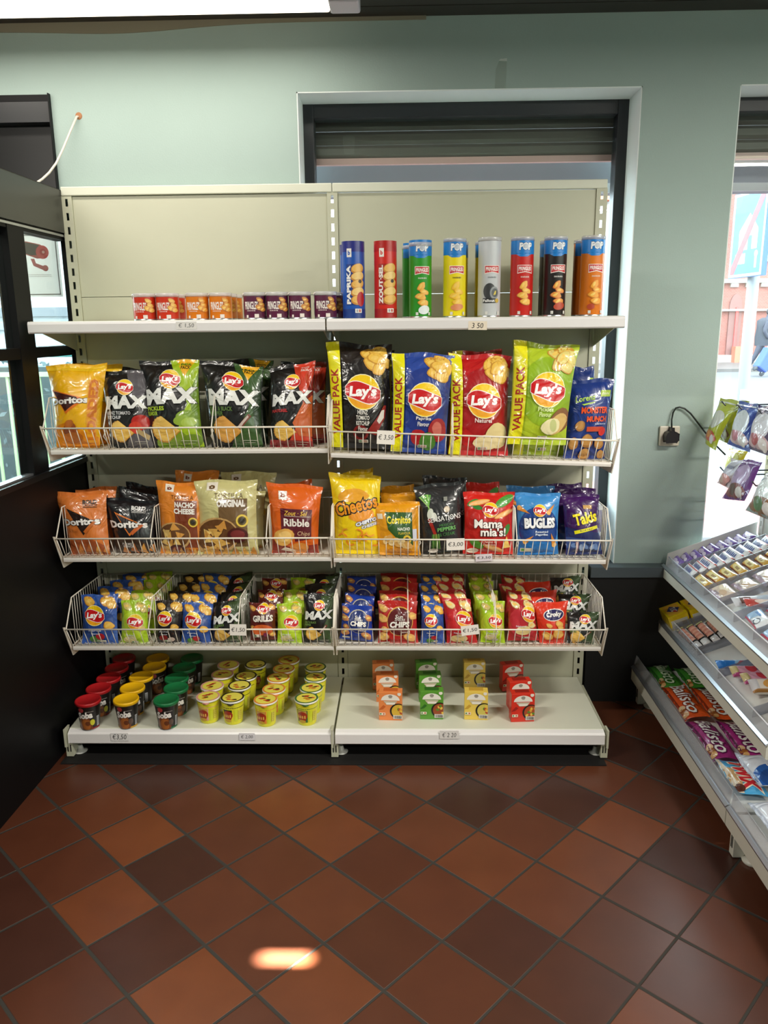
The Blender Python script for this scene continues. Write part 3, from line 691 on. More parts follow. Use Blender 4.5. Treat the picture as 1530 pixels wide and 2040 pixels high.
# base decks, feet
BZ = .118; BY0 = -.466
for b in (-1, 0):
    m = MB(); m.box(b+.004, b+.996, BY0+.012, -.190, BZ-.014, BZ, SWL); m.build('base_deck', unit, bevel=.002)
    m = MB(); m.box(b+.004, b+.996, -.188, -.004, BZ-.016, BZ-.003, SWL); m.build('base_deck', unit, bevel=.002)
    m = MB(); m.prism([(BY0+.014, BZ-.002), (BY0-.004, BZ-.008), (BY0-.010, BZ-.014), (BY0-.012, BZ-.050), (BY0-.004, BZ-.056), (BY0+.012, BZ-.054)], 'X', b+.004, b+.996, RAILW); m.build('price_rail', unit, bevel=.0015)
for x in (-1, 0, 1):
    m = MB(); w = .013
    m.prism([(BY0-.002, BZ-.018), (BY0-.002, .008), (BY0+.02, .008), (BY0+.05, .03), (BY0+.13, .06), (-.05, .06), (-.05, BZ-.018)], 'X', x-w, x+w, SW_)
    for dx in (-.005, .005): m.box(x+dx-.0018, x+dx+.0018, BY0-.0034, BY0-.0018, .028, .056, SLOT)
    m.lathe([(.024, .0), (.026, .006), (.012, .010), (.008, .03)], M('#c9c9c4', 'plastic'), 16, (x+(.02 if x < 1 else -.02), BY0+.045, 0))
    m.box(x-w, x+w, -.05, 0, .0, .06, SW_)
    m.build('foot', unit)
    m = MB(); xx = x+(-.008 if x < 1 else .008); m.prism([(BY0-.014, BZ+.006), (BY0-.014, BZ-.066), (BY0+.0, BZ-.070), (BY0+.02, BZ-.02), (BY0+.03, BZ+.004)], 'X', xx-.0035, xx+.0035, SW_); m.build('end_clip', unit)

# top shelves
TZ = 1.603
def shelf(x0, x1, label):
    t = thing('wall_shelf', label, 'shelf', ((x0+x1)/2, -.19, TZ), 'flat steel shelves')
    m = MB(); m.box(x0+.002, x1-.002, -.366, -.004, TZ-.026, TZ, SWL); m.build('shelf_board', t, bevel=.002)
    m = MB(); m.prism([(-.366, TZ-.001), (-.374, TZ-.003), (-.377, TZ-.010), (-.377, TZ-.036), (-.372, TZ-.041), (-.366, TZ-.040)], 'X', x0, x1, RAILW); m.build('price_rail', t, bevel=.001)
    for xx in (x0+.012, x1-.012):
        m = MB(); m.prism([(-.002, TZ-.027), (-.34, TZ-.027), (-.30, TZ-.04), (-.002, TZ-.11)], 'X', xx-.0015, xx+.0015, SW_); m.build('bracket', t)
shelf(-1.024, -.004, 'long cream top shelf carrying the short crisp cans')
shelf(.002, 1.008, 'long cream top shelf carrying the tall crisp cans')

# wire baskets
def basket(label, x0, z0, tilt=0., divs=(), group='wire baskets on the snack shelving', tall=False):
    """x0: hinge side; local frame: x 0..1 along, y depth, z up from the basket floor"""
    t = thing('wire_basket', label, 'basket', (x0, 0, z0), group, rot=(0, tilt, 0))
    r, rw = .0030, .0015; YF, YB = -.392, -.010; FY = -.352; RZ = .085
    W = 1.0
    m = MB(); m.box(.006, W-.006, FY, YB, -.004, 0, WIRE); m.prism([(FY, 0), (FY-.003, .003), (FY-.005, -.005), (FY-.004, -.013), (FY+.012, -.013), (FY+.02, -.004)], 'X', .004, W-.004, M('#dcd8d2', 'plastic')); m.build('basket_floor', t, True)
    m = MB(); m.tube([(-.004, YF, RZ), (W+.004, YF, RZ)], r, WIRE, 8)
    n = 37
    for k in range(n+1):
        x = .012+(W-.024)*k/n; m.tube([(x, YF+.002, RZ), (x, FY+.002, .004), (x, FY+.05, .003)], rw, WIRE, 5)
    m.tube([(.006, FY+.006, .004), (W-.006, FY+.006, .004)], rw, WIRE, 6)
    m.build('front_grille', t, True)
    def side(x, nm, full=True):
        m = MB(); pts = [(x, YF, RZ), (x, -.318, .185), (x, YB, .178), (x, YB, .004), (x, FY, .004)]
        m.tube(pts, .0026 if nm != 'divider' else .0022, WIRE, 7, closed=True)
        kk = 15 if full else 13
        for k in range(1, kk):
            y = YB+(FY+.012-YB)*k/kk; top = .178+(.185-.178)*min(1, (y-YB)/(-.318-YB)) if y > -.318 else RZ+(.185-RZ)*(y-YF)/(-.318-YF)
            m.tube([(x, y, .004), (x, y, top)], rw, WIRE, 5)
        if nm == 'divider': m.tube([(x, YF+.006, RZ+.004), (x+.006, YF-.002, RZ-.012), (x-.004, YF+.004, RZ-.030), (x, FY, .02)], .0016, WIRE, 5)
        m.build(nm, t, True)
    side(.001, 'side_grille'); side(W-.001, 'side_grille')
    for dx in divs: side(dx, 'divider', False)
    m = MB(); m.tube([(.0, YB, .178), (W, YB, .178)], .0022, WIRE, 7)
    for k in range(38): x = .013+(W-.026)*k/37; m.tube([(x, YB, .004), (x, YB, .178)], rw, WIRE, 5)
    m.build('back_grille', t, True)
    for x in (-.0055, W+.0055):
        m = MB(); m.prism([(YF-.008, RZ+.010), (YF+.006, RZ+.006), (FY+.012, -.004), (-.004, -.012), (-.004, -.055), (-.20, -.045), (FY+.012, -.040)], 'X', x-.0016, x+.0016, WIRE); m.build('bracket', t, True, bevel=.0008)
    return t
basket('upper cream wire basket under the short cans, holding big crinkle crisp bags', -1.004, 1.153, 0, (.215, .595))
basket('slightly tilted cream wire basket holding the large value crisp bags and blue snack bag', .0, 1.137, R(2.3), (.43,))
basket('cream wire basket holding orange, tortilla and ribbed crisp bags', -1.0, .752, 0, (.345, .765))
basket('cream wire basket holding yellow, black, red and purple snack bags', .0, .748, R(.6), (.315, .665))
basket('low cream wire basket of small crisp bags above the noodle cups', -1.0, .402, 0, (.31, .645))
basket('low cream wire basket of small crisp bags above the soup boxes', .0, .402, R(.2), (.275, .60))

# price cards, hand-written
INK = '#1c1b1f'
def card(px0, py0, px1, py1, Y, txt, label, paper='#efeae2', rot=0, tw=.82, th=.42, name='price_card', thin=False):
    a, b = at(px0, py0, 'Y', Y), at(px1, py1, 'Y', Y); w, h = b[0]-a[0], a[2]-b[2]; cx, cz = (a[0]+b[0])/2, b[2]
    m = MB(); m.box(-w/2, w/2, 0, .0008, 0, h, M(paper))
    A = Art(paper, h/w); A.text(txt, 0, .5, tw, th*h/w, INK, -.004 if not thin else -.012, .12)
    box_on(m, A, (0, 0, 0), (1, 0, 0), (0, 0, 1), w)
    o = m.build(name, None); o.location = (cx, Y, cz); o.rotation_euler = (R(-2), rot, 0)
    return tag(o, label, 'price card')
card(750, 858, 786, 885, -.3975, '€ 3,50', 'white card reading 3,50 on the basket rail beneath the black ketchup crisp bag', rot=R(3))
card(890, 1073, 926, 1096, -.3985, '€3,00', 'white card reading 3,00 on the rail below the dark spring-onion crisp bag', rot=R(-2))
card(948, 1104, 981, 1118, -.3615, '€3,50', 'small card reading 3,50 stuck under the red tomato crisp bag', '#d9d0d6', rot=R(-3))
card(457, 1244, 491, 1266, -.3985, '€1,50', 'white card reading 1,50 on the low rail before the dark green bags', rot=R(1))
card(920, 1246, 955, 1265, -.3985, '€1,50', 'crooked white card reading 1,50 across the small red crisp bag', rot=R(-7))
card(350, 641, 392, 656, -.3782, '€ 1,50', 'faint hand-written 1,50 strip on the rail under the short cans', '#dedcd8', thin=True, tw=.75, th=.62)
card(933, 640, 970, 657, -.3782, '3 50', 'beige paper tag reading 3 50 under the tall cans', '#e6dac6', rot=R(1), tw=.6, th=.6)
card(220, 1461, 256, 1476, -.4795, '€3,50', 'price strip reading 3,50 on the bottom rail under the yellow-lidded cups', '#e4e2e2', tw=.8, th=.75)
card(476, 1461, 508, 1475, -.4795, '€ 2,00', 'price strip reading 2,00 on the bottom rail under the yellow cups', '#dfdde2', tw=.75, th=.5, thin=True)
card(876, 1456, 914, 1472, -.4795, '€ 2 20', 'price strip reading 2 20 on the bottom rail below the soup boxes', '#e2dfdc', tw=.72, th=.55, thin=True)
# ================================================================== SNACK BAGS: artwork
def art_value(base, dark, lines, seed, pic, h, band='#f2ec14', lcol='#f5f1ea'):
    A = Art(base, h)
    A.ell(.08, .52, .46, .55, dark, 0, 28)
    A.ell(.28, .80, .23, .25, '#2b2320' if base == '#221d1e' else dark, 0, 22)
    for k, (x, y, r) in enumerate(((.16, .90, .13), (.31, .92, .14), (.40, .83, .12), (.22, .80, .14), (.33, .77, .13), (.27, .86, .13))): A.chip(x, y, r, seed+k, '#efc153' if base != '#b5cc2e' else '#e2d27c', '#cf9638')
    pic(A)
    A.lays(.07, .535, .275)
    y = .345
    for t, w in lines: A.text(t, .06, y, w, .07, lcol, .015); y -= .052
    A.rect(-.02, .055, .14, .085, '#e8e5dc'); A.rect(-.01, .06, .03, .08, '#3c8a4a'); A.rect(.04, .06, .12, .08, '#c9a090')
    A.rect(-.5, 0, -.29, 1, band); A.text('VALUE PACK', -.395, .44, .62*h, .13, '#b3261c', .03, 0, PI/2)
    return A
def pic_ketchup(A):
    A.poly([(.12, .16), (.34, .33), (.42, .42), (.46, .42), (.44, .30), (.28, .13)], '#8e1d1c'); A.poly([(.30, .27), (.38, .37), (.43, .38), (.42, .30), (.34, .24)], '#d9d4cf'); A.ell(.02, .15, .13, .12, '#7d1a1a'); A.ell(.02, .15, .09, .08, '#2d1a1a')
def pic_paprika(A):
    A.ell(.32, .24, .16, .20, '#a52228', .3, 16, .1, 1); A.ell(.31, .25, .09, .12, '#cf6d60', .3, 14, .1, 2); A.ell(-.02, .16, .13, .14, '#b3202a', 0, 16, .1, 4); A.ell(.15, .12, .14, .16, '#4f8a33', 0, 16, .1, 3)
def pic_potato(A):
    A.ell(.30, .20, .19, .20, '#e3cf94', .3, 16, .12, 2); A.ell(.12, .13, .22, .12, '#f0e0ac', .1, 16, .1, 5)
def pic_pickle(A):
    A.ell(.33, .24, .16, .24, '#8a5d34', -.7, 16, .08, 4); A.ell(.30, .21, .13, .20, '#d8b46c', -.7, 16, .08, 6); A.ell(.18, .18, .16, .13, '#efe6b4', .2, 16, .1, 1); A.ell(.22, .19, .06, .10, '#c9cf8a', .2)
def art_max(h, col, col2, lines, seed, lcol, vcol='#f3b91e', vt='#2b241a', extra=None, side=None):
    A = Art('#131214', h)
    A.poly([(.02, 1), (.5, 1), (.5, 0), (-.12, 0), (.10, .22), (.30, .50), (.16, .74)], col)
    A.poly([(.34, .62), (.5, .86), (.5, .1), (.38, .25)], col2)
    A.poly([(.12, .995), (.44, .995), (.27, .80)], vcol); A.text('VALUE', .285, .945, .18, .055, vt, .03); A.text('PACK', .285, .905, .16, .055, vt, .03)
    if extra: extra(A)
    A.ridged(-.16, .21, .24, -.15, '#eec565' if seed % 2 else '#e0a552', '#cf9236')
    A.text('MAX', .02, .585, .92, .27, '#e9ebe8', .055, .12, .03, out='#1a1a1a', ow=.02)
    A.lays(.03, .775, .165)
    y = .445
    for t, w in lines: A.text(t, -.5+.06+w/2, y, w, .07, lcol, .03); y -= .055
    A.rect(.12, .08, .40, .085, '#c8c8b8'); A.rect(.15, .055, .36, .06, '#c8c8b8')
    return A
def x_pickle(A):
    for x, y, r, c in ((.25, .36, .17, '#7f9f2e'), (.18, .31, .15, '#93b23a'), (.30, .29, .14, '#a9c44c'), (-.05, .08, .3, '#7c9a28'), (.3, .08, .2, '#6b8a24')): A.ell(x, y, r, r*.55, c, .2)
def x_pepper(A): A.poly([(.0, .20), (.28, .40), (.33, .37), (.06, .17)], '#7d3a2c'); A.poly([(.06, .24), (.26, .38), (.28, .36), (.10, .22)], '#c9b9b0')
def x_tomato(A): A.ell(.30, .33, .2, .15, '#b8231c', 0, 18, .08); A.ell(.18, .26, .15, .12, '#cf3a26', 0, 18, .08); A.poly([(.18, .2), (.42, .10), (.46, .16), (.24, .25)], '#b39a6a')
def x_red(A): A.poly([(.05, .30), (.28, .52), (.5, .62), (.5, .15), (.2, .15)], '#c8602c'); A.rect(-.5, 0, .5, .10, '#8a1d20')
def chips_row(A, pts, col='#efc35a', edge='#c98d34'):
    for k, (x, y, r) in enumerate(pts): A.chip(x, y, r, k*3+1, col, edge)
def art_yellowtri(h):
    A = Art('#f3b70d', h); A.poly([(-.5, .0), (.5, 0), (.5, .12), (-.2, .30), (-.5, .25)], '#e28a14'); A.poly([(-.5, .98), (.5, .98), (.5, .9), (-.5, .93)], '#f7c722')
    A.poly([(-.46, .70), (.12, .60), (.18, .55), (-.16, .40)], '#e8761a'); A.poly([(-.42, .68), (.06, .60), (.10, .55), (-.17, .43)], '#43140f')
    A.text('Doritos', -.10, .56, .76, .125, '#f7f3ee', .045, 0, .04, out='#241512', ow=.05)
    A.poly([(.26, .06), (.44, .06), (.44, .80), (.26, .80)], '#eda31d'); A.text('LOADED', .35, .45, .72*h, .16, '#d4741a', .05, 0, PI/2)
    for k in range(8): A.ell(-.1+.09*math.sin(k*2.3), .24+.05*math.cos(k*1.7), .085, .06, ('#9a4a1c', '#c06a22', '#7c3a18')[k % 3], k)
    A.ell(-.05, .12, .22, .10, '#b5641c', 0, 16, .1, 2)
    return A
def art_doritos(h, base, dark, boldc, low, sub=False):
    A = Art(base, h); A.poly([(-.5, 0), (.5, 0), (.5, .14), (.1, .30), (-.5, .25)], low)
    A.poly([(-.30, .76), (.16, .60), (.24, .54), (-.02, .34)], '#e27a2a' if base == '#131318' else '#1d130f'); A.poly([(-.26, .72), (.14, .585), (.18, .545), (-.02, .385)], dark)
    A.text('Doritos', -.04, .55, .84, .15, '#f4f1ee', .045, 0, .03, out='#15110f', ow=.05)
    A.poly([(.0, .40), (.05, .36), (.30, .54), (.25, .56)], '#c8632b' if base == '#131318' else '#c46a2a')
    A.text('BOLD', .20, .85, .28, .085, boldc, .04); A.text('CRUNCH', .20, .80, .28, .05, boldc, .01); A.rect(.06, .765, .34, .772, boldc)
    for k in range(4): A.poly([(-.3+.22*k, .05+.03*(k % 2)), (-.12+.22*k, .02), (-.16+.22*k, .22)], ('#c9803a', '#b9692d', '#d79a48')[k % 3])
    if sub: A.text('FLAME', -.12, .2, .24, .05, '#d8d4d2', .01); A.text('PEPPER', -.10, .15, .26, .05, '#d8d4d2', .01)
    return A
def art_tortilla(h, base, panel, word1, lines, seed):
    A = Art(base, h); A.rect(-.10, .12, .36, .76, panel)
    A.rect(-.30, .87, -.12, .965, '#efe9dc'); A.text('b', -.21, .918, .10, .08, panel, .05)
    A.text('TORTILLA', .06, .80, .46, .085, '#5a3a1e', -.01)
    y = .70
    for t, w in lines: A.text(t, .10, y, w, .115, '#f3efe8', .05, 0, 0); y -= .085
    A.ell(.28, .47, .10, .10, '#e6c84a'); A.ell(.28, .47, .07, .07, '#5b4a1e'); A.ell(.28, .47, .045, .045, '#2b2412')
    A.ell(-.18, .26, .40, .30, '#caa267', .2); A.ell(-.17, .27, .36, .26, '#6a4526', .2)
    for k in range(13):
        a = k*1.9+seed; x, y = -.22+.25*math.sin(a)*((k % 4)/3), .22+.14*math.cos(a*1.3)
        A.poly([(x, y), (x+.20*math.cos(a), y+.13*math.sin(a)), (x+.17*math.cos(a+1.1), y+.12*math.sin(a+1.1))], ('#e3b45c', '#d79a48', '#efcb7a')[k % 3])
    A.ell(.20 if seed else -.1, .28 if seed else .08, .17, .12, '#4c1c1c'); A.ell(.20 if seed else -.1, .29 if seed else .08, .12, .07, '#7c3030')
    for k in range(6): A.poly([(-.4+.15*k, .02), (-.26+.15*k, .01), (-.31+.15*k, .12)], ('#d9a552', '#c6873a')[k % 2])
    return A
def art_ribble(h):
    A = Art('#e0651b', h); A.poly([(-.5, 0), (.5, 0), (.5, .16), (-.1, .12), (-.5, .22)], '#8b2a1c')
    A.rect(-.28, .78, -.12, .90, '#f2ede6'); A.text('b', -.20, .845, .09, .085, '#8a3a14', .05)
    A.poly([(-.26, .36), (-.02, .36), (.02, .20), (.36, .24), (.36, .66), (-.26, .66)], '#5d1a28'); A.text('Zout · Sel', .04, .60, .44, .085, '#f2c94a', .01, .25)
    A.rect(-.18, .555, .34, .56, '#f2e4d2'); A.text('Ribble', .06, .47, .52, .15, '#f7f2ea', .03); A.text('Chips', .20, .31, .26, .11, '#e9c9a0', .0, .25)
    A.ell(-.22, .26, .22, .17, '#e8b25a', .3, 16, .1, 4); A.ell(-.20, .27, .15, .10, '#f2ca7a', .3)
    A.ell(.1, .10, .2, .12, '#d98a34', 0, 16, .1, 2); A.poly([(-.3, .08), (.0, .03), (.05, .07), (-.2, .12)], '#efe0d0')
    return A
def art_cheetos(h):
    A = Art('#f2d313', h); A.poly([(-.5, 1), (.5, 1), (.5, .94), (-.5, .93)], '#e6c60f')
    A.ell(-.05, .74, .30, .14, '#e9a528', .1, 18, .12, 3); A.ell(.12, .50, .28, .13, '#ef9a2a', .2, 18, .12, 5)
    A.text('Cheetos', .0, .62, .90, .26, '#f39a1e', .03, .1, .26, out='#1b1512', ow=.07)
    A.text('CHIPITO', .20, .42, .46, .075, '#f1f4fa', .05, .1, .30, out='#2d4c94', ow=.08); A.text('CHEESE', .26, .375, .34, .055, '#f1f4fa', .04, .1, .3, out='#2d4c94', ow=.06)
    for k in range(9):
        a = k*1.3; x, y = -.32+.085*k, .22+.07*math.sin(k*2.1); q = [(x+.10*math.cos(t), y+.05*math.sin(t)) for t in np.linspace(a, a+3, 7)]+[(x+.07*math.cos(t), y+.03*math.sin(t)) for t in np.linspace(a+3, a, 7)]
        A.poly(q, ('#ec8d25', '#f3a93a')[k % 2])
    return A
def art_cornitos(h):
    A = Art('#e8a01c', h); A.poly([(-.24, .83), (.34, .81), (.34, .20), (.08, .22), (-.22, .50)], '#2f5a24'); A.text('Cornitos', .04, .68, .52, .17, '#f0dc2e', .03)
    A.text('NACHO', .14, .51, .28, .07, '#e9ecdc', .03); A.text('FLAVOUR', .15, .43, .28, .055, '#e3c93a', .01)
    A.rect(-.42, .70, -.30, .80, '#f1e7d0'); A.ell(.20, .31, .10, .10, '#e3c23a'); A.ell(.20, .31, .055, .055, '#3a2c14')
    for k in range(8): A.ell(-.30+.075*k, .30-.02*k+.05*(k % 2), .11, .07, ('#f0cd86', '#e2b060', '#f5dda2')[k % 3], .8-.2*k, 14, .1, k)
    A.ell(.0, .08, .28, .08, '#d9922c'); A.rect(.34, .28, .44, .50, '#cfd3e2')
    return A
def art_sensations(h):
    A = Art('#27292b', h); A.poly([(-.5, .0), (.5, 0), (.5, .12), (-.5, .06)], '#1b1c1d')
    for k in range(9): a = 1.25+.1*k; A.poly([(-.27+.01*k, .62), (-.25+.01*k, .62), (-.28+.30*math.cos(a)+.02, .62+.24*math.sin(a)), (-.30+.30*math.cos(a), .62+.24*math.sin(a))], ('#5fae3c', '#3f8a2c', '#9fd06a')[k % 3])
    A.ell(-.22, .58, .07, .12, '#dfe6d8', -.3); A.ell(-.13, .53, .06, .10, '#e9ece2', .1); A.poly([(-.3, .5), (-.22, .52), (-.08, .22), (-.14, .20)], '#a8281f')
    for k in range(6): A.poly([(-.22+.03*k, .28), (-.20+.03*k, .28), (-.24+.04*k, .06), (-.26+.04*k, .06)], ('#4c8a38', '#86b85a')[k % 2])
    A.ell(.16, .62, .07, .07, '#b9a58a'); A.ell(.16, .62, .05, .05, '#dccfb8'); A.text('SENSATIONS', .10, .50, .78, .115, '#f3f3f0', .01, 0, .06)
    A.text('MEXICAN', .14, .405, .34, .055, '#4f8f4c', .0, 0, .06); A.text('PEPPERS', .14, .345, .44, .085, '#79c46a', .02, 0, .06); A.text('& CREAM', .14, .27, .36, .075, '#3f7a40', .01, 0, .06)
    A.ell(-.22, .04, .12, .05, '#ded6cc'); A.rect(.10, .74, .18, .80, '#8a8d84')
    return A
def art_mama(h):
    A = Art('#d2241b', h); A.ell(.0, .45, .42, .55, '#c11c17', 0, 22)
    for x, y, r, c, ro in ((-.32, .83, .13, '#3f8a34', .4), (-.24, .76, .10, '#2f7a2c', -.2), (.30, .86, .20, '#4c9a3c', .5), (.36, .40, .13, '#3f8a34', 1.1), (-.25, .17, .16, '#4c8a2c', -.5)): A.ell(x, y, r, r*.45, c, ro)
    for x, y, ro in ((-.2, .84, .2), (.30, .66, .4), (.1, .10, -.3)): A.ell(x, y, .22, .05, '#f0a24c', ro); A.ell(x, y, .20, .03, '#f6c484', ro)
    A.lays(.02, .72, .145); A.text('Mama', -.02, .50, .58, .17, '#f8f4ee', .03, 0, 0, out='#2b1512', ow=.04); A.text('mia\'s!', .08, .37, .52, .17, '#f8f4ee', .03, 0, 0, out='#2b1512', ow=.04)
    A.text('Cheese &', .0, .21, .28, .05, '#f3d8c8', .01); A.text('Paprika', .0, .16, .24, .05, '#f3d8c8', .01); A.poly([(.26, .10), (.36, .30), (.44, .12)], '#f3cf6a'); A.ell(-.32, .06, .12, .05, '#e8dcc8')
    return A
def art_bugles(h):
    A = Art('#3f8ed0', h); A.ell(.0, .42, .48, .52, '#153f88', 0, 24); A.poly([(-.5, 0), (.5, 0), (.5, .2), (-.5, .25)], '#1f74bd')
    def cone(x, y, s_, ro, c='#d98a2e'):
        q = rotm(np.array([(-.5, .22), (.5, 0), (-.5, -.22)])*s_, ro)+np.array([x, y*A.h]); A.poly([tuple(z) for z in q], c, False); e = rotm(np.array([(-.5, 0)])*s_, ro)[0]; A.ell(x+e[0], y+e[1]/A.h, .08*s_*2, .22*s_, '#f0b45a', ro)
    cone(-.33, .72, .28, -.5); cone(.30, .76, .26, .9); cone(-.24, .27, .26, .6); cone(.34, .26, .30, 1.9)
    A.lays(.02, .725, .14); A.text('BUGLES', .02, .525, .74, .24, '#f4f6f8', .06, 0, .02, out='#10224e', ow=.05)
    A.text('Roasted', .06, .385, .30, .05, '#dfeaf6', .02); A.text('Paprika', .06, .335, .30, .06, '#dfeaf6', .03); A.rect(-.44, .06, -.18, .12, '#e6dcc0'); A.rect(-.42, .07, -.34, .11, '#5b9a44')
    return A
def art_takis(h):
    A = Art('#3b1057', h); A.poly([(-.5, 0), (.5, 0), (.5, .36), (-.5, .46)], '#1c2a63'); A.poly([(-.5, .30), (.5, .24), (.5, .06), (-.5, .12)], '#34508e')
    A.rect(.02, .76, .26, .82, '#b98a2c'); A.text('Takis', .06, .61, .68, .31, '#f2e31c', .035, .05, .20, out='#2c0b41', ow=.05)
    A.poly([(-.28, .40), (.40, .49), (.42, .44), (-.26, .345)], '#f0ea1c'); A.text('BLUE HEAT', .08, .42, .40, .045, '#2b2b54', .01, 0, .16)
    for k in range(7): A.ell(-.28+.1*k, .16+.05*math.sin(k*2), .10, .06, ('#6f8fc4', '#28447c', '#9fb6dc')[k % 3], k*.8, 14, .12, k)
    A.poly([(-.22, .02), (-.18, .02), (-.16, .22), (-.24, .22)], '#d9b0b4')
    return A
def art_peanutpuff(h):
    A = Art('#16337f', h); A.text('Lorenz', -.12, .765, .44, .13, '#b5dc4a', .015, .12, .16); A.poly([(-.2, .69), (.1, .72), (.1, .71), (-.15, .675)], '#b5dc4a')
    A.rect(.22, .78, .46, .86, '#a3bd3a'); A.marks(.34, .82, .18, .05, '#e8efd0', 5)
    A.text('MONSTER', .12, .615, .64, .15, '#e2501e', .05, 0, 0); A.text('MUNCH', .18, .505, .48, .13, '#e2501e', .05)
    A.marks(.28, .445, .28, .035, '#cfd8ee', 8); A.poly([(-.04, .41), (.34, .41), (.34, .35), (-.04, .35)], '#c94a2c'); A.ell(.34, .35, .09, .10, '#d42c22', -.5)
    for x, y, r in ((-.20, .42, .11), (-.32, .20, .12), (.0, .23, .14), (.30, .20, .12), (-.02, .06, .13), (.38, .06, .09)): A.ell(x, y, r, r*1.15, '#a8743a', x, 16, .08, int(50*y)); A.ell(x-.01, y+.01, r*.8, r*.9, '#c08e4c', x, 16, .08, int(50*y))
    return A
def art_small(h, base, dark, chip='#edb94c', edge='#c98a30', pic=None, dy=0., txt='Paprika', lx=-.08):
    A = Art(base, h); A.ell(-.02, .44, .48, .5, dark, 0, 22)
    chips_row(A, ((-.25, .87, .17), (.26, .88, .20), (.38, .80, .14), (.30, .40, .15)), chip, edge)
    if pic: pic(A)
    A.lays(lx, .60+dy, .27); A.text(txt, -.08, .30+dy, .34, .06, '#e4eaf6', .01); A.text('Flavour', -.06, .24+dy, .24, .05, '#e4eaf6', .0)
    A.rect(-.05, .06, .20, .11, '#d8d4c8'); A.rect(-.03, .07, .03, .10, '#4c8a4a')
    return A
def art_smallmax(h): return art_max(h, '#3d5230', '#2c3d24', (('SALT & BLACK', .40), ('PEPPER', .22)), 1, '#6f8f4c', '#3d5230', '#3d5230', x_pepper)
def art_grills(h):
    A = Art('#5d1613', h); chips_row(A, ((-.36, .85, .14), (.36, .88, .15), (-.36, .34, .12), (.38, .16, .13)), '#dfa04c', '#a8622a'); A.ell(0, .28, .42, .20, '#d2622a', 0, 20)
    A.lays(.06, .84, .20); A.text('GRILLS', .04, .585, .78, .24, '#f3ece2', .05, 0, .02, out='#3a0d0b', ow=.03); A.marks(.1, .27, .36, .04, '#f0d9c0', 8); A.rect(-.30, .09, -.10, .17, '#dfd8cc'); A.rect(-.28, .10, -.22, .16, '#4c8a4a'); A.rect(.06, .10, .2, .2, '#7c2c50')
    return A
def art_chips(h, base, dark, crown):
    A = Art(base, h); A.ell(.06, .55, .34, .36, crown, 0, 24); A.ell(.06, .54, .32, .34, dark, 0, 24)
    chips_row(A, ((-.38, .84, .13), (-.40, .62, .14), (.40, .66, .13), (-.36, .22, .14), (.30, .16, .15), (-.34, .38, .10)), '#e7b167' if base != '#173a9a' else '#c98a5a', '#b9793a')
    A.text('Sun', .04, .66, .20, .10, '#f2efe8', .02, .2); A.text('Snacks', .06, .60, .26, .075, '#f2efe8', .01, .2); A.text('CHIPS', .05, .48, .50, .15, '#f6f3ec', .05, .12); A.marks(.18, .30, .22, .035, '#e8d8cc', 7)
    A.rect(-.42, .05, -.2, .10, '#e8e4da')
    return A
def art_croky(h):
    A = Art('#e2361a', h); A.ell(.06, .70, .34, .20, '#f4efe8', .06); A.ell(.06, .70, .315, .175, '#25205c', .06); A.text('Croky', .06, .70, .50, .20, '#f6f3ee', .05, .1, .06)
    chips_row(A, ((-.12, .45, .11), (.24, .48, .15), (-.2, .2, .2), (.2, .25, .22), (.3, .38, .12)), '#f0b860', '#d07a2c')
    return A

# ================================================================== SNACK BAGS: placing
def HW(q, yb, yt):
    c = [at(*q[0], 'Y', yt), at(*q[1], 'Y', yt), at(*q[2], 'Y', yb), at(*q[3], 'Y', yb)]
    W = (np.linalg.norm(c[1]-c[0])+np.linalg.norm(c[2]-c[3]))/2; return np.linalg.norm((c[0]+c[1])/2-(c[2]+c[3])/2)/W
BIG = []
def big(q, yb, yt, artf, T, label, seed, group=None, seals=True):
    A = artf(HW(q, yb, yt)); o = bag_px(q, yb, yt, A, T, 'crisp_bag', label, 'crisp bag', group, seed, seals); BIG.append(o); return o
# -- upper basket, first bay
big([(93, 728), (216, 724), (199, 892), (113, 892)], -.30, -.25, art_yellowtri, .040, 'yellow bag with dark triangle logo at the end of the upper basket', 1)
big([(151, 725), (245, 727), (232, 885), (150, 885)], -.20, -.16, art_yellowtri, .030, 'second yellow triangle-logo bag, tucked behind the first', 2, seals=False)
mx_t = lambda h: art_max(h, '#5d5a60', '#3a383d', (('HEINZ TOMATO', .56), ('KETCHUP', .34)), 3, '#cfcfd2', '#5d5a60', '#5d5a60', x_tomato)
big([(198, 738), (300, 739), (308, 893), (219, 893)], -.30, -.25, mx_t, .040, 'black and grey crinkle crisp bag with tomato picture', 3)
big([(220, 731), (296, 735), (300, 890), (220, 890)], -.20, -.15, mx_t, .030, 'black and grey crinkle crisp bag hidden behind its twin, only top showing', 4, seals=False)
mx_p = lambda h: art_max(h, '#a3c320', '#6d8f16', (('PICKLES', .34), ('FLAVOUR', .2)), 5, '#b6d62a', '#f2b41c', '#2b2a14', x_pickle)
big([(276, 720), (398, 716), (408, 893), (298, 893)], -.30, -.24, mx_p, .042, 'black and lime crinkle crisp bag with gherkin picture', 5)
mx_s = lambda h: art_max(h, '#3a5a2c', '#21381c', (('SALT & BLACK', .44), ('PEPPER', .26)), 6, '#5f7f3c', '#f2b41c', '#2b2a14', x_pepper)
big([(397, 716), (526, 731), (525, 891), (422, 893)], -.30, -.24, mx_s, .042, 'black and dark green crinkle crisp bag with pepper spoon', 7)
big([(440, 716), (545, 716), (535, 885), (440, 885)], -.20, -.14, mx_s, .030, 'dark green crinkle crisp bag behind, its yellow corner sticking out', 8, seals=False)
mx_r = lambda h: art_max(h, '#c63a22', '#7d1a1c', (('NATUREL', .38),), 9, '#c2282c', '#d8402c', '#f4e9e2', x_red)
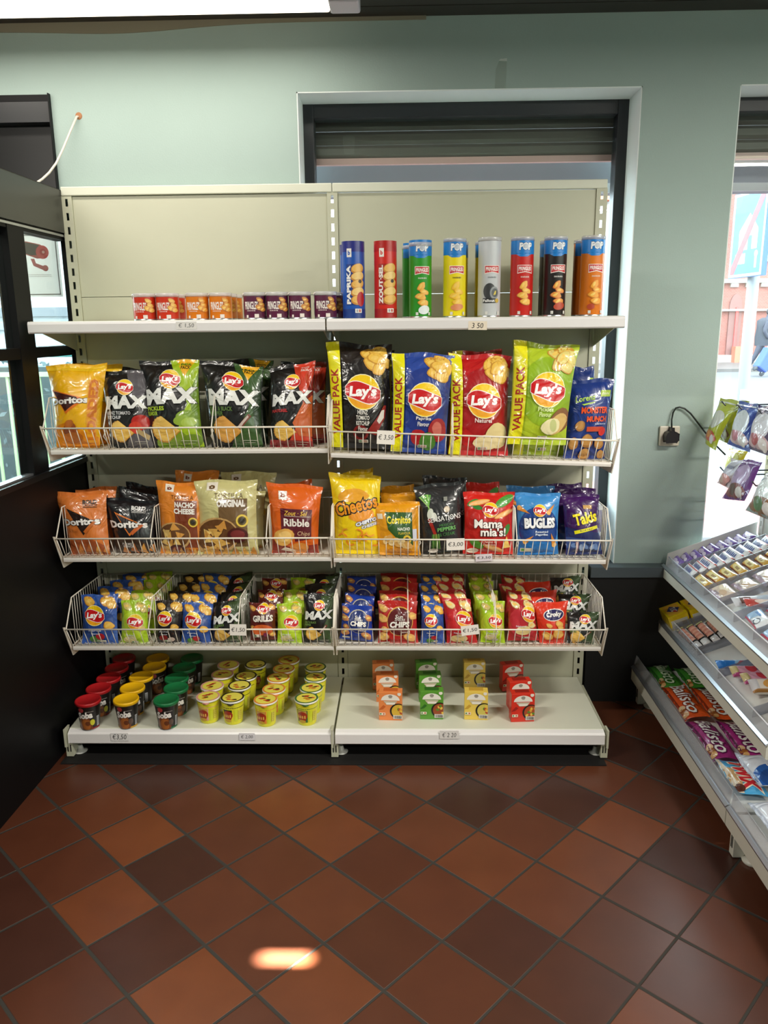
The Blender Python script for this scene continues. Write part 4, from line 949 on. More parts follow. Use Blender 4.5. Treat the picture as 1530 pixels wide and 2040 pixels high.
big([(537, 733), (629, 718), (625, 897), (537, 892)], -.30, -.24, mx_r, .042, 'black and red crinkle crisp bag at the inner end of the upper basket', 9)
big([(560, 722), (652, 722), (652, 890), (560, 890)], -.20, -.15, mx_r, .034, 'black and red crinkle crisp bag standing behind its twin', 10, seals=False)
# -- upper basket, second bay
vb = lambda h: art_value('#221d1e', '#171314', (('HEINZ', .17), ('TOMATO', .22), ('KETCHUP', .22), ('Flavour', .16)), 11, pic_ketchup, h)
big([(648, 681), (781, 688), (776, 895), (660, 891)], -.29, -.24, vb, .045, 'tall black value bag of ketchup crisps with yellow side band', 11)
big([(668, 690), (786, 698), (770, 888), (672, 888)], -.18, -.13, vb, .034, 'black value bag of ketchup crisps hidden behind the front one', 12, seals=False)
vp = lambda h: art_value('#2b4aa3', '#21398a', (('Paprika', .26), ('Flavour', .20)), 13, pic_paprika, h)
big([(779, 701), (907, 706), (889, 905), (777, 899)], -.30, -.26, vp, .045, 'blue value bag of paprika crisps with yellow side band', 13)
big([(770, 712), (880, 716), (880, 890), (775, 890)], -.20, -.16, vp, .032, 'blue value bag hidden behind the front blue paprika one', 14, seals=False)
vr = lambda h: art_value('#bf1a20', '#a8151c', (('Naturel', .28),), 15, pic_potato, h)
big([(892, 704), (1019, 708), (1012, 908), (892, 906)], -.29, -.24, vr, .045, 'red value bag of plain crisps with yellow side band', 15)
big([(900, 701), (1000, 697), (1005, 890), (905, 890)], -.17, -.12, vr, .032, 'dark red value bag top showing behind the red one', 16, seals=False)
vg = lambda h: art_value('#b5cc2e', '#94b822', (('Pickles', .26), ('Flavour', .20)), 17, pic_pickle, h, '#f0ea20', '#e3f0b0')
big([(1021, 679), (1154, 690), (1128, 887), (1010, 885)], -.32, -.26, vg, .045, 'lime green value bag of pickle crisps, tilted and standing tall', 17)
big([(1030, 700), (1140, 706), (1122, 909), (1018, 909)], -.22, -.16, vg, .026, 'lime green value bag behind, its bottom edge showing beneath', 18, seals=False)
big([(1131, 757), (1225, 754), (1203, 914), (1121, 915)], -.28, -.25, art_peanutpuff, .032, 'dark blue snack bag with orange lettering at the outer end', 19)
big([(1132, 732), (1184, 730), (1190, 890), (1128, 890)], -.16, -.12, art_peanutpuff, .026, 'dark blue snack bag peeping out behind its twin', 20, seals=False)
# -- middle basket, first bay
do = lambda h: art_doritos(h, '#d97a35', '#241410', '#2a1a12', '#a04f26'); dk = lambda h: art_doritos(h, '#131318', '#2a2226', '#e9e6e4', '#3a2a20', True)
big([(106, 981), (213, 979), (222, 1108), (146, 1109)], -.30, -.26, do, .036, 'orange triangle-logo bag at the outer end of the middle basket', 21)
big([(150, 976), (233, 967), (228, 1100), (155, 1100)], -.20, -.16, do, .028, 'orange triangle-logo bag tucked behind the front orange one', 22, seals=False)
big([(203, 990), (312, 998), (311, 1104), (232, 1105)], -.29, -.25, dk, .036, 'black triangle-logo bag leaning beside the orange one', 23)
big([(236, 968), (316, 989), (312, 1098), (240, 1098)], -.21, -.17, dk, .024, 'black triangle-logo bag, second in its stack, corner sticking up', 24, seals=False)
big([(252, 959), (320, 972), (316, 1090), (255, 1090)], -.13, -.09, dk, .024, 'black triangle-logo bag, rearmost in its stack against the panel', 25, seals=False)
tn = lambda h: art_tortilla(h, '#e0862a', '#7c3a20', '', (('NACHO', .40), ('CHEESE', .44)), 0); to = lambda h: art_tortilla(h, '#cfc98c', '#6f5330', '', (('ORIGINAL', .46),), 1)
big([(310, 958), (410, 963), (413, 1108), (321, 1104)], -.29, -.25, tn, .040, 'orange tortilla bag with brown panel and a bowl of chips', 26)
big([(350, 938), (438, 938), (430, 1095), (345, 1095)], -.17, -.12, tn, .03, 'orange tortilla bag at the back, brown top edge showing', 27, seals=False)
big([(387, 957), (514, 956), (517, 1105), (395, 1105)], -.30, -.26, to, .042, 'pale green tortilla bag with brown panel, front of its stack', 28)
big([(425, 972), (530, 977), (528, 1098), (430, 1098)], -.21, -.17, to, .03, 'pale green tortilla bag, second in its stack', 29, seals=False)
big([(439, 939), (551, 940), (540, 1090), (440, 1090)], -.13, -.08, to, .026, 'pale green tortilla bag, rearmost in its stack', 30, seals=False)
big([(529, 960), (643, 969), (635, 1105), (543, 1105)], -.29, -.25, art_ribble, .042, 'bright orange ribbed crisp bag with maroon label', 31)
big([(560, 966), (621, 955), (640, 1098), (560, 1098)], -.19, -.15, art_ribble, .03, 'bright orange ribbed crisp bag peeking over the front one', 32, seals=False)
# -- middle basket, second bay
big([(655, 942), (759, 949), (763, 1104), (667, 1103)], -.30, -.25, art_cheetos, .040, 'tall yellow puff snack bag with slanted orange lettering', 33)
big([(682, 941), (743, 931), (748, 1095), (690, 1095)], -.19, -.15, art_cheetos, .03, 'yellow puff snack bag top edge behind the tall yellow one', 34, seals=False)
big([(737, 1002), (838, 999), (838, 1106), (757, 1105)], -.31, -.28, art_cornitos, .036, 'small amber bag with dark green panel, front of its stack', 35)
big([(758, 983), (829, 981), (832, 1100), (760, 1100)], -.22, -.19, art_cornitos, .028, 'small amber bag, second in its stack', 36, seals=False)
big([(760, 970), (825, 965), (828, 1092), (760, 1092)], -.13, -.09, art_cornitos, .028, 'small amber bag, rearmost in its stack', 37, seals=False)
big([(823, 969), (921, 957), (921, 1097), (841, 1104)], -.30, -.25, art_sensations, .036, 'charcoal bag with spring onion and chilli picture', 38)
big([(841, 947), (930, 953), (925, 1092), (845, 1092)], -.19, -.14, art_sensations, .028, 'charcoal bag rising behind the spring onion one', 39, seals=False)
big([(922, 980), (1025, 981), (1023, 1104), (922, 1103)], -.30, -.26, art_mama, .038, 'red bag with basil leaves and white lettering', 40)
big([(928, 962), (995, 961), (1005, 1095), (930, 1095)], -.19, -.15, art_mama, .03, 'darker red bag behind the basil leaf one', 41, seals=False)
big([(1025, 982), (1116, 983), (1113, 1104), (1030, 1106)], -.30, -.26, art_bugles, .036, 'light blue bag with corn cone snacks, front of its stack', 42)
big([(1008, 968), (1105, 969), (1105, 1096), (1020, 1096)], -.20, -.16, art_bugles, .03, 'light blue corn cone bag behind the front one', 43, seals=False)
big([(1118, 984), (1193, 984), (1199, 1104), (1126, 1105)], -.30, -.26, art_takis, .034, 'purple and navy bag with yellow lettering, front of its stack', 44)
big([(1105, 973), (1186, 972), (1190, 1098), (1112, 1098)], -.21, -.18, art_takis, .026, 'purple bag, second in its stack beside the window', 45, seals=False)
big([(1090, 965), (1159, 962), (1175, 1092), (1100, 1092)], -.13, -.09, art_takis, .026, 'purple bag, rearmost in its stack', 46, seals=False)

# -- low baskets: stacks of small bags, each stack copied backwards from its front bag
SB = lambda h: art_small(h, '#2f57a8', '#234790', pic=lambda A: (A.ell(-.1, .12, .16, .10, '#4f8a33'), A.ell(.05, .18, .12, .09, '#b3202a')))
SG = lambda h: art_small(h, '#a9cc22', '#bddb32', '#d8c878', '#a99a48', pic=lambda A: A.ell(-.1, .14, .26, .12, '#dccf94', 0, 16, .1), dy=-.06, txt='Pickles', lx=.10)
SK = lambda h: art_small(h, '#221c1b', '#191413', '#e3b24c', '#b5812e', pic=lambda A: (A.ell(-.1, .16, .16, .10, '#7c1c1c'), A.ell(.2, .12, .14, .08, '#c9b3a8')), txt='Ketchup')
SR = lambda h: art_small(h, '#b91b22', '#c62228', '#e9d59a', '#c3a460', pic=lambda A: A.ell(-.1, .16, .3, .13, '#dcc488', .1, 16, .1), dy=-.02, txt='Naturel', lx=.16)
SR2 = lambda h: art_small(h, '#b01c24', '#c22a36', '#ead9a0', '#c3a460', pic=lambda A: A.ell(.0, .26, .28, .15, '#e6d08e', .1, 16, .1), dy=.06, txt='Naturel', lx=.24)
CB = lambda h: art_chips(h, '#173a9a', '#0f2a6c', '#b9b4a0'); CR = lambda h: art_chips(h, '#b5201c', '#5e1418', '#d8a64c')
ORD = ('front', 'second', 'third', 'fourth', 'fifth')
def stack(q, artf, T, what, seed, n, step=(.0, .070, .012), rot=.0, yb=-.315, yt=-.275):
    A = artf(HW(q, yb, yt)); grp = 'small crisp bags: ' + what
    o = bag_px(q, yb, yt, A, T, 'small_crisp_bag', '%s, front bag of its stack' % what, 'crisp bag', grp, seed, False, 14, 18)
    rnd = random.Random(seed)
    for k in range(1, n):
        c = dup(o, (o.location.x+step[0]*k+rnd.uniform(-.006, .006), o.location.y+step[1]*k, o.location.z+step[2]*k), (R(-4*k), R(rnd.uniform(-5, 5)), R(rnd.uniform(-7, 7))), '%s, %s bag of its stack' % (what, ORD[k]))
    return o
stack([(160, 1185), (234, 1184), (238, 1285), (165, 1283)], SB, .026, 'small blue crisps at the low basket outer end', 51, 4, (.028, .072, .006))
stack([(241, 1195), (296, 1197), (296, 1285), (240, 1285)], SG, .026, 'small lime crisps beside the outer blue stack', 52, 4, (.012, .072, .016))
stack([(308, 1197), (368, 1195), (358, 1283), (308, 1283)], SK, .026, 'small black ketchup crisps', 53, 4, (.014, .072, .012))
stack([(363, 1199), (425, 1203), (420, 1286), (360, 1285)], SB, .026, 'small blue crisps between black and dark-green stacks', 54, 4, (.006, .072, .016))
stack([(423, 1202), (481, 1191), (486, 1280), (421, 1281)], art_smallmax, .026, 'small dark-green crinkle crisps beside the price card', 55, 4, (.002, .072, .012))
stack([(496, 1200), (550, 1200), (551, 1274), (498, 1276)], art_grills, .026, 'small maroon grilled snacks', 56, 3, (.008, .095, .018))
stack([(551, 1202), (604, 1201), (602, 1281), (552, 1282)], SG, .026, 'small lime crisps beside the maroon stack', 57, 3, (.006, .095, .020))
stack([(604, 1183), (669, 1181), (663, 1282), (603, 1281)], art_smallmax, .028, 'small dark-green crinkle crisps at the centre upright', 58, 3, (.002, .10, .006))
stack([(681, 1202), (742, 1208), (745, 1279), (676, 1272)], CB, .028, 'small royal blue ring-label crisps', 59, 4, (.006, .072, .016))
stack([(752, 1196), (832, 1198), (834, 1281), (752, 1287)], CR, .030, 'small red ring-label crisps', 60, 4, (.000, .072, .014))
stack([(839, 1202), (884, 1203), (887, 1281), (837, 1287)], SB, .024, 'small blue crisps beside the red ring-label stack', 61, 4, (.002, .072, .016))
stack([(880, 1191), (937, 1193), (954, 1287), (890, 1284)], SR, .026, 'small red crisps behind the crooked price card', 62, 4, (-.004, .072, .010))
stack([(954, 1197), (1006, 1198), (1006, 1281), (957, 1279)], SG, .026, 'small lime crisps beside the crooked price card', 63, 4, (-.006, .072, .014))
stack([(1011, 1191), (1064, 1197), (1074, 1276), (1010, 1276)], SR2, .026, 'small red crisps beside the oval-label stack', 64, 4, (.0, .072, .008))
stack([(1061, 1201), (1132, 1197), (1125, 1283), (1075, 1282)], art_croky, .028, 'small orange-red crisps with dark oval label', 65, 3, (-.012, .09, .010))
stack([(1128, 1220), (1197, 1219), (1181, 1283), (1128, 1281)], art_smallmax, .026, 'small dark-green crinkle crisps at the window end', 66, 3, (-.010, .095, .040))
# ================================================================== CANS, CUPS, BOXES
def can(name, label, px_, py_, Y, r, h, art, zbase, yaw=0., lid=None, rounded=False, group=None, foil='#cfd2d6'):
    c = at(px_, py_, 'Y', Y); cx = c[0]; W = PI*r; lid_h = .010
    t = thing(name, label, 'can', (cx, Y, zbase), group, rot=(0, 0, yaw))
    m = MB(); mt = M(art.base, 'can')
    if rounded: prof = [(r*.97, .0), (r, .004), (r, h-.020), (r*.97, h-.008), (r*.90, h-.002), (r*.80, h)]
    else: prof = [(r*.98, .0), (r*1.0, .002), (r, h-lid_h)]
    m.lathe(prof, mt, 32)
    if not rounded: m.lathe([(r*1.012, 0), (r*1.012, .004), (r*1.0, .0045)], M(foil, 'metal'), 32)
    def S(x, y, off):
        a = x/r; R_ = r+off; return np.stack([R_*np.sin(a), -R_*np.cos(a), y], -1)
    print_on(m, art, S, W, .007, 'can', .5, .0004, .00009)
    m.build('can_body', t, True)
    if not rounded:
        m = MB(); m.lathe([(r*1.0, h-lid_h-.003), (r*1.03, h-lid_h-.003), (r*1.03, h-.001), (r*1.0, h), (r*.96, h), (r*.95, h-.003), (0, h-.003)], LIDPL, 32); m.build('lid', t, True)
    return t
def art_stick(base, top, low, word):
    A = Art(base, .253/(PI*.0385))
    A.poly([(-.5, .86), (.5, .86), (.5, 1), (-.5, 1)], top); A.poly([(-.5, 0), (.5, 0), (.5, .12), (-.5, .12)], low)
    A.rect(-.17, .79, -.03, .90, '#f2efe8'); A.text('b', -.10, .845, .07, .12, base, .05)
    A.rect(-.19, .17, .12, .70, low); A.text(word, -.125, .435, .50*A.h, .125, '#f5f3ee', .05, 0, PI/2)
    for k in range(5): A.ell(.14, .64-.10*k, .20, .14, '#c98a3c', .15, 16, .06, k); A.ell(.15, .65-.10*k, .18, .11, ('#eebd62', '#f3cf80')[k % 2], .15, 16, .06, k)
    A.ell(.20, .48, .05, .05, '#3a2414')
    if word == 'PAPRIKA': A.ell(.22, .25, .12, .2, '#b8242a')
    A.rect(.05, .07, .24, .125, '#eeeae2'); A.rect(.08, .08, .13, .115, '#9aa0a8'); A.rect(.15, .08, .21, .115, '#c05a4c')
    return A
def art_pop(base, flav, fcol, extra, lite='#efb54a', pop=True):
    A = Art(base, .255/(PI*.0385))
    if pop:
        A.poly([(-.5, .80), (-.22, .795), (-.1, .765), (.1, .765), (.22, .795), (.5, .80), (.5, 1), (-.5, 1)], '#1f7fd0')
        A.text('POP', .05, .895, .36, .20, '#eef2f6', .06, .05, 0, out='#174a86', ow=.05); A.ell(.045, .895, .07, .07, '#b9c3cf')
    A.poly([(-.17, .66), (.27, .66), (.27, .55), (.05, .57), (-.17, .55)], '#f3e6e0'); A.poly([(-.155, .652), (.255, .652), (.255, .562), (.05, .58), (-.155, .562)], '#c7202a')
    A.text('PRINGLES', .05, .614, .36, .105, '#f7f2ee', .03)
    A.marks(.05, .51, .24, .045, fcol, 8)
    extra(A)
    A.rect(-.13, .03, -.06, .07, '#dcdcd8'); A.rect(.22, .03, .28, .07, '#dcdcd8')
    return A
def ex_chips(a='#f0b64c', b='#c98a34', more=None):
    def f(A):
        for k, (x, y, r) in enumerate(((.02, .40, .14), (.10, .33, .13), (.0, .27, .15), (.08, .19, .15))): A.chip(x, y, r, k*5+2, a, b, .62)
        if more: more(A)
    return f
SHZ = TZ+.0005
# tall cans, front row with their hidden neighbours
stkP = art_stick('#1f56b4', '#2a2f86', '#173a86', 'PAPRIKA'); stkZ = art_stick('#d6291f', '#b81f1c', '#a81c1a', 'ZOUT·SEL')
def fall(A):
    A.ell(-.02, .33, .17, .22, '#3b3d3f'); A.ell(.12, .31, .13, .17, '#8d9296'); A.ell(.13, .31, .09, .12, '#4b4e50'); A.poly([(.09, .28), (.13, .33), (.17, .34), (.16, .29)], '#d9c23c')
    A.rect(-.2, .18, .16, .24, '#1b1c1e'); A.text('Fallout', -.03, .21, .32, .075, '#f2f2f2', .03); A.ell(.20, .21, .06, .06, '#c9a83a')
popG = art_pop('#2f9a2a', 'SOUR CREAM', '#e9f3e0', ex_chips(more=lambda A: A.ell(.10, .10, .16, .12, '#e4ecef', .2)), )
popY = art_pop('#f2de1a', 'CHEESE', '#6b5a14', ex_chips('#f2c53e', '#e3a92c', lambda A: A.ell(.06, .13, .18, .09, '#d98a5a', .1)))
popS = art_pop('#c9ced2', 'POTATO', '#8a8f94', fall, pop=False); popR = art_pop('#c9231d', 'ORIGINAL', '#f0d8d0', ex_chips())
popB = art_pop('#241d1e', 'HOT & SPICY', '#e6e2de', ex_chips('#e79a44', '#a3482a', lambda A: A.ell(.1, .13, .16, .10, '#b8472e', .2))); popO = art_pop('#e07a1a', 'PAPRIKA', '#f5e2c8', ex_chips('#eea53a', '#d18424', lambda A: A.ell(-.06, .12, .10, .08, '#b2452c')))
G = 'tall crisp cans on the top shelf'
YC = -.31
def tall(px0, px1, art, label, Y=YC, h=.255, rounded=False, yaw=0., r=.0385, lab=None): return can('crisp_can', label, (px0+px1)/2, 560, Y, r, h, art, SHZ, yaw, None, rounded, G)
tall(682, 727, stkP, 'tall blue can with sideways PAPRIKA lettering, front of the row', h=.252, rounded=True)
tall(678, 722, stkP, 'tall blue can half hidden behind the blue PAPRIKA can', Y=-.20, h=.252, rounded=True)
tall(746, 790, stkZ, 'tall red can with sideways white lettering and stacked crisps', h=.252, rounded=True)
tall(817, 858, popG, 'tall green can with blue top band', Y=-.30, h=.247)
tall(803, 843, popG, 'tall green can tucked behind the front green one', Y=-.20, h=.247, yaw=R(25))
tall(883, 928, popY, 'tall yellow can with blue top band', h=.258)
tall(889, 931, popY, 'tall yellow can hidden behind the front yellow one', Y=-.20, h=.258)
tall(952, 997, popS, 'tall silver can without blue band', h=.260)
tall(947, 988, popY, 'tall can behind the silver one, thin blue sliver showing', Y=-.20, h=.258)
tall(1017, 1061, popR, 'tall red can with blue top band', h=.260)
tall(1082, 1127, popB, 'tall black can with blue top band', h=.260)
tall(1075, 1116, popB, 'tall black can hidden behind the front black one', Y=-.20, h=.258, yaw=R(-15))
tall(1155, 1202, popO, 'tall orange can with blue top band beside the window', Y=-.315, h=.260)
tall(1142, 1183, popO, 'tall orange can behind the front orange one', Y=-.21, h=.258, yaw=R(20))
# short cans
def art_short(base, fl, chip):
    A = Art(base, .088/(PI*.0385)); A.text('PRINGLES', -.02, .52, .40, .22, '#f6efe9', .03); A.rect(-.14, .30, .10, .34, '#f0e2da')
    A.marks(-.02, .32, .22, .035, base, 7); A.rect(.08, .06, .2, .20, '#e9dfd8'); A.rect(-.16, .06, -.10, .16, '#f3e9e2'); A.rect(-.42, .12, -.33, .62, '#ece4e0')
    for k in range(5): A.rect(-.42+.018*k, .14, -.412+.018*k, .60, '#55494c')
    for k, (x, y, r) in enumerate(((.24, .72, .10), (.29, .56, .10), (.22, .44, .11), (.32, .38, .10))): A.chip(x, y, r, k*3+1, chip, '#b9722c', .7)
    A.poly([(-.5, .80), (-.2, .99), (-.3, .99), (-.5, .90)], '#f4ece4')
    return A
shR = art_short('#cf3418', 'ORIGINAL', '#e9b45a'); shO = art_short('#dd7a14', 'PAPRIKA', '#e9a23c'); shP = art_short('#5a1f3f', 'BBQ', '#cf8a3c')
G2 = 'short crisp cans on the top shelf'
for px0, px1, A, lab, Y in ((267, 310, shR, 'short red can at the outer end of the row', -.315), (313, 356, shR, 'short red can beside the orange cans', -.315), (328, 368, shR, 'short red can hidden behind the second red one', -.21),
        (372, 415, shO, 'short orange can next to the red cans', -.315), (419, 461, shO, 'short orange can next to the plum cans', -.315), (430, 472, shO, 'short orange can, second behind the inner orange one', -.22), (442, 482, shO, 'short orange can, third behind the inner orange one', -.13),
        (486, 530, shP, 'short plum can beside the orange cans', -.315), (531, 574, shP, 'second short plum can from the orange cans', -.315), (576, 619, shP, 'third short plum can from the orange cans', -.315), (626, 671, shP, 'short plum can nearest the tall blue can', -.315), (643, 685, shP, 'short plum can hidden behind the one nearest the tall blue can', -.22)):
    can('short_crisp_can', lab, (px0+px1)/2, 610, Y, .0385, .090, A, SHZ, R(-8), None, False, G2)

# ---- noodle cups on the bottom deck
def cup_master(name, body, lidc, art, H_, rt, rb, dome, label, group):
    t = thing(name, label, 'noodle cup', (0, 0, 0), group)
    m = MB(); m.lathe([(rb*.94, 0), (rb, .003), (rb+(rt-rb)*.12, .012), (rt, H_-.012)], M(body, 'can'), 30)
    W = PI*rt
    def S(x, y, off):
        rr = rb+(rt-rb)*np.clip(y/H_, 0, 1)+off+.0004; a = x/rt; return np.stack([rr*np.sin(a), -rr*np.cos(a), y], -1)
    print_on(m, art, S, W, .009, 'can', .5, .0005, .0001); m.build('cup_body', t, True)
    m = MB()
    if dome: m.lathe([(rt*1.0, H_-.014), (rt*1.07, H_-.013), (rt*1.08, H_-.004), (rt*1.04, H_), (rt*.96, H_-.001), (rt*.92, H_-.003), (0, H_-.003)], M(lidc, 'plastic'), 32)
    else:
        m.lathe([(rt*1.0, H_-.008), (rt*1.055, H_-.006), (rt*1.055, H_-.001), (rt*1.0, H_)], M('#f0efe6', 'plastic'), 32)
        m.lathe([(rt*1.03, H_), (rt*.0, H_+.0004)], M('#e9dd5a', 'can'), 30)
        rng = [(rt*1.04*math.cos(a), rt*1.04*math.sin(a)) for a in np.linspace(0, 2*PI, 31)[:-1]]; inn = [(rt*.88*math.cos(a), rt*.88*math.sin(a)) for a in np.linspace(0, 2*PI, 31)[:-1]]
        m.add([(x, y, H_+.0005) for x, y in rng]+[(x, y, H_+.0006) for x, y in inn], [(i, (i+1) % 30, 30+(i+1) % 30, 30+i) for i in range(30)], M(lidc, 'can'))
        rnd = random.Random(sum(map(ord, lidc)) % 97)
        for k in range(7):
            a = rnd.uniform(0, 6.28); d_ = rnd.uniform(.1, .6)*rt; x, y = d_*math.cos(a), d_*math.sin(a); P = [(x+rt*.22*math.cos(q)*(1+.3*math.sin(3*q+k)), y+rt*.11*math.sin(q), H_+.0008+.0001*k) for q in np.linspace(0, 6.28, 9)[:-1]]
            m.add(P, [tuple(range(8))], M(('#b23a20', '#3a2c16', '#d3862c', '#d04a30')[k % 4], 'can'))
        m.prism([(-.012, -rt*1.04), (.014, -rt*1.04), (.004, -rt*1.25)], 'Z', H_-.010, H_-.006, M(lidc, 'can'))
    m.build('lid', t, True)
    return t
def art_soba(acc):
    A = Art('#1b1817', .105/(PI*.046)); A.poly([(-.5, 0), (.5, 0), (.5, .07), (-.5, .07)], acc)
    A.ell(-.02, .20, .22, .24, '#7a4527', 0, 18, .08, 3); A.ell(.0, .22, .15, .16, '#a8632f', 0, 18, .1, 5); A.ell(.06, .26, .08, .07, '#6b3a22')
    A.text('Soba', .0, .60, .44, .20, '#f3efea', .05, .12, .06); A.ell(-.10, .82, .08, .07, '#a83a3c'); A.marks(.14, .75, .22, .03, '#a8a29c', 8)
    A.ell(.20, .30, .07, .09, '#d7d23a' if acc == '#8e2026' else '#5d4a40'); A.rect(.33, .10, .42, .50, '#c9cbd0')
    for k in range(5): A.rect(.335+.016*k, .12, .342+.016*k, .48, '#4a4c50')
    return A
def art_yel(acc, dark=False):
    A = Art('#e3dd2e', .10/(PI*.044)); A.poly([(-.5, .72), (.5, .72), (.5, .745), (-.5, .745)], acc); A.rect(-.30, .16, .06, .68, acc if not dark else '#e3dd2e')
    A.rect(-.27, .52, .03, .66, '#2b2412' if dark else '#c8a04a'); A.ell(-.12, .40, .17, .16, '#a8361c', 0, 16, .1, 2); A.marks(-.12, .40, .28, .10, '#f1c25a', 4); A.ell(-.12, .20, .12, .05, '#caa22c')
    A.rect(.10, .16, .2, .68, '#cfd72a'); A.rect(.22, .20, .34, .62, '#d5c84a')
    for k in range(5): A.rect(.23, .24+.08*k, .33, .25+.08*k, '#7a7a3a')
    return A
DZ = BZ+.0005
def lids(z, H_, T): return [at(*z(x, y), 'Z', DZ+H_) for x, y in T]
z5 = lambda x, y: (120+x*.19608, 1280+y*.19608); z6 = lambda x, y: (370+x*.20915, 1290+y*.20915)
ON = ('front', 'second', 'third', 'fourth', 'rearmost')
def rows(master, pts, what):
    for k, p in enumerate(pts):
        lab = '%s, %s in its row going back' % (what, ON[k] if k < len(pts)-1 or k == 0 else 'rearmost')
        if k == 0: master.location = (p[0], p[1], DZ); master['label'] = lab; master.rotation_euler = (0, 0, 0)
        else: dup(master, (p[0], min(p[1], -.055), DZ), (0, 0, R((17, -28, 31, -12)[k-1])), lab)
SY_ = (('#8e2026', '#b01c22', 'black noodle cup with red lid', ((280, 575), (388, 455), (490, 350), (572, 248), (655, 142))), ('#c99a2c', '#f0bb12', 'black noodle cup with yellow lid', ((668, 565), (733, 450), (822, 338), (955, 240), (1000, 138))),
       ('#1d6a44', '#14703f', 'black noodle cup with green lid', ((1075, 570), (1175, 450), (1182, 352), (1258, 245), (1345, 138))))
for acc, lc, what, P in SY_:
    mm = cup_master('noodle_cup', '#1b1817', lc, art_soba(acc), .108, .0440, .0345, True, what, what+'s'); rows(mm, lids(z5, .108, P), what)
YY = (('#d99a8e', False, 'yellow noodle cup with salmon label', ((212, 462), (252, 362), (350, 252), (405, 162))), ('#2f2a1a', True, 'yellow noodle cup with black label', ((445, 472), (512, 358), (572, 268), (665, 158))),
      ('#e08a3a', False, 'yellow noodle cup with orange label', ((760, 490), (840, 390), (882, 285), (935, 198), (985, 108))), ('#3f6b3a', False, 'yellow noodle cup with green rim', ((1150, 480), (1196, 380), (1236, 280), (1236, 185))))
for acc, dk_, what, P in YY:
    mm = cup_master('noodle_cup', '#e3dd2e', acc, art_yel(acc, dk_), .098, .0425, .0345, False, what, what+'s'); rows(mm, lids(z6, .098, P), what)

# ---- soup boxes
def soup_art(base, dark, bowl):
    A = Art(base, 1.30); A.poly([(-.40, .72)]+[(.40*math.cos(a)*-1*-1, .72+.22*math.sin(a)) for a in np.linspace(0, PI, 15)]+[(-.40, .72)], '#f0ece2')
    A.ell(.0, .86, .09, .07, '#9a948a'); A.rect(-.06, .795, .06, .81, '#b5afa4'); A.ell(.38, .95, .08, .08, '#efe9dc')
    A.poly([(-.30, .70), (.30, .70), (.16, .56), (-.16, .56)], '#cfc3ac'); A.rect(-.18, .58, .20, .64, '#f2eee4')
    A.poly([(-.5, .38), (-.3, .55), (-.2, .50), (-.34, .40)], dark)
    A.ell(.34, .34, .36, .36, '#1e1712', 0, 26); A.ell(.36, .34, .31, .31, bowl, 0, 26)
    rnd = random.Random(len(bowl)+ord(base[1]))
    for k in range(9): a = rnd.uniform(0, 6.3); d_ = rnd.uniform(.05, .24); A.ell(.36+d_*math.cos(a), .34+d_*math.sin(a)/1.3, .07, .05, ('#e9c24c', '#b8432a', '#5a8a2c', '#dfa03a')[k % 4], a)
    A.rect(.12, .07, .5, .20, '#ece8e2')
    for k in range(11): A.rect(.14+.032*k, .085, .152+.032*k+.004*(k % 3), .185, '#2b2b2e')
    A.rect(-.47, .20, -.22, .29, '#efe7d6'); A.rect(-.45, .22, -.38, .27, '#4c8a44'); A.rect(-.32, .22, -.25, .27, '#c0603c')
    return A
SOUP = (('#ea8a4c', '#c9642c', '#d9b13a', 'orange soup box', ((778, 1435), (772, 1398), (764, 1374))), ('#5a9a34', '#2f6b22', '#9a4a26', 'green soup box', ((860, 1433), (857, 1398), (850, 1372))),
        ('#e9c95a', '#caa03a', '#cfc05a', 'yellow soup box', ((948, 1434), (945, 1371))), ('#d8301e', '#9c1a14', '#b04a24', 'red soup box', ((1041, 1438), (1036, 1412), (1021, 1376))))
def soup_box(base, dark, bowl, lab, p, yaw=0., lean=0.):
    W, H_, D = .088, .114, .042
    t = thing('soup_box', lab, 'food box', (p[0], p[1], DZ), lab.split(',')[0]+'es', rot=(lean, 0, yaw))
    m = MB(); m.box(-W/2, W/2, 0, D, 0, H_, M(base, 'can')); box_on(m, soup_art(base, dark, bowl), (0, 0, 0), (1, 0, 0), (0, 0, 1), W); m.build('carton', t, True, bevel=.001)
    m = MB(); m.box(-W*.3, W*.3, D*.3, D*.9, H_, H_+.0012, M(dark, 'can')); m.build('lid_flap', t, True)
    return t
for base, dark, bowl, what, P in SOUP:
    first = None
    for k, q in enumerate(P):
        p = at(*q, 'Z', DZ); lab = '%s, %s of %s on the bottom deck' % (what, ('front', 'second', 'rearmost')[k] if len(P) > 2 else ('front', 'rearmost')[k], {3: 'three', 2: 'two'}[len(P)])
        yaw = R({'red soup box': 7, 'green soup box': 2}.get(what, 0)+(-3, 2, 4)[k])
        if first is None: first = soup_box(base, dark, bowl, lab, p, yaw)
        else: dup(first, (p[0], min(p[1], -.05), DZ), (0, 0, yaw), lab)
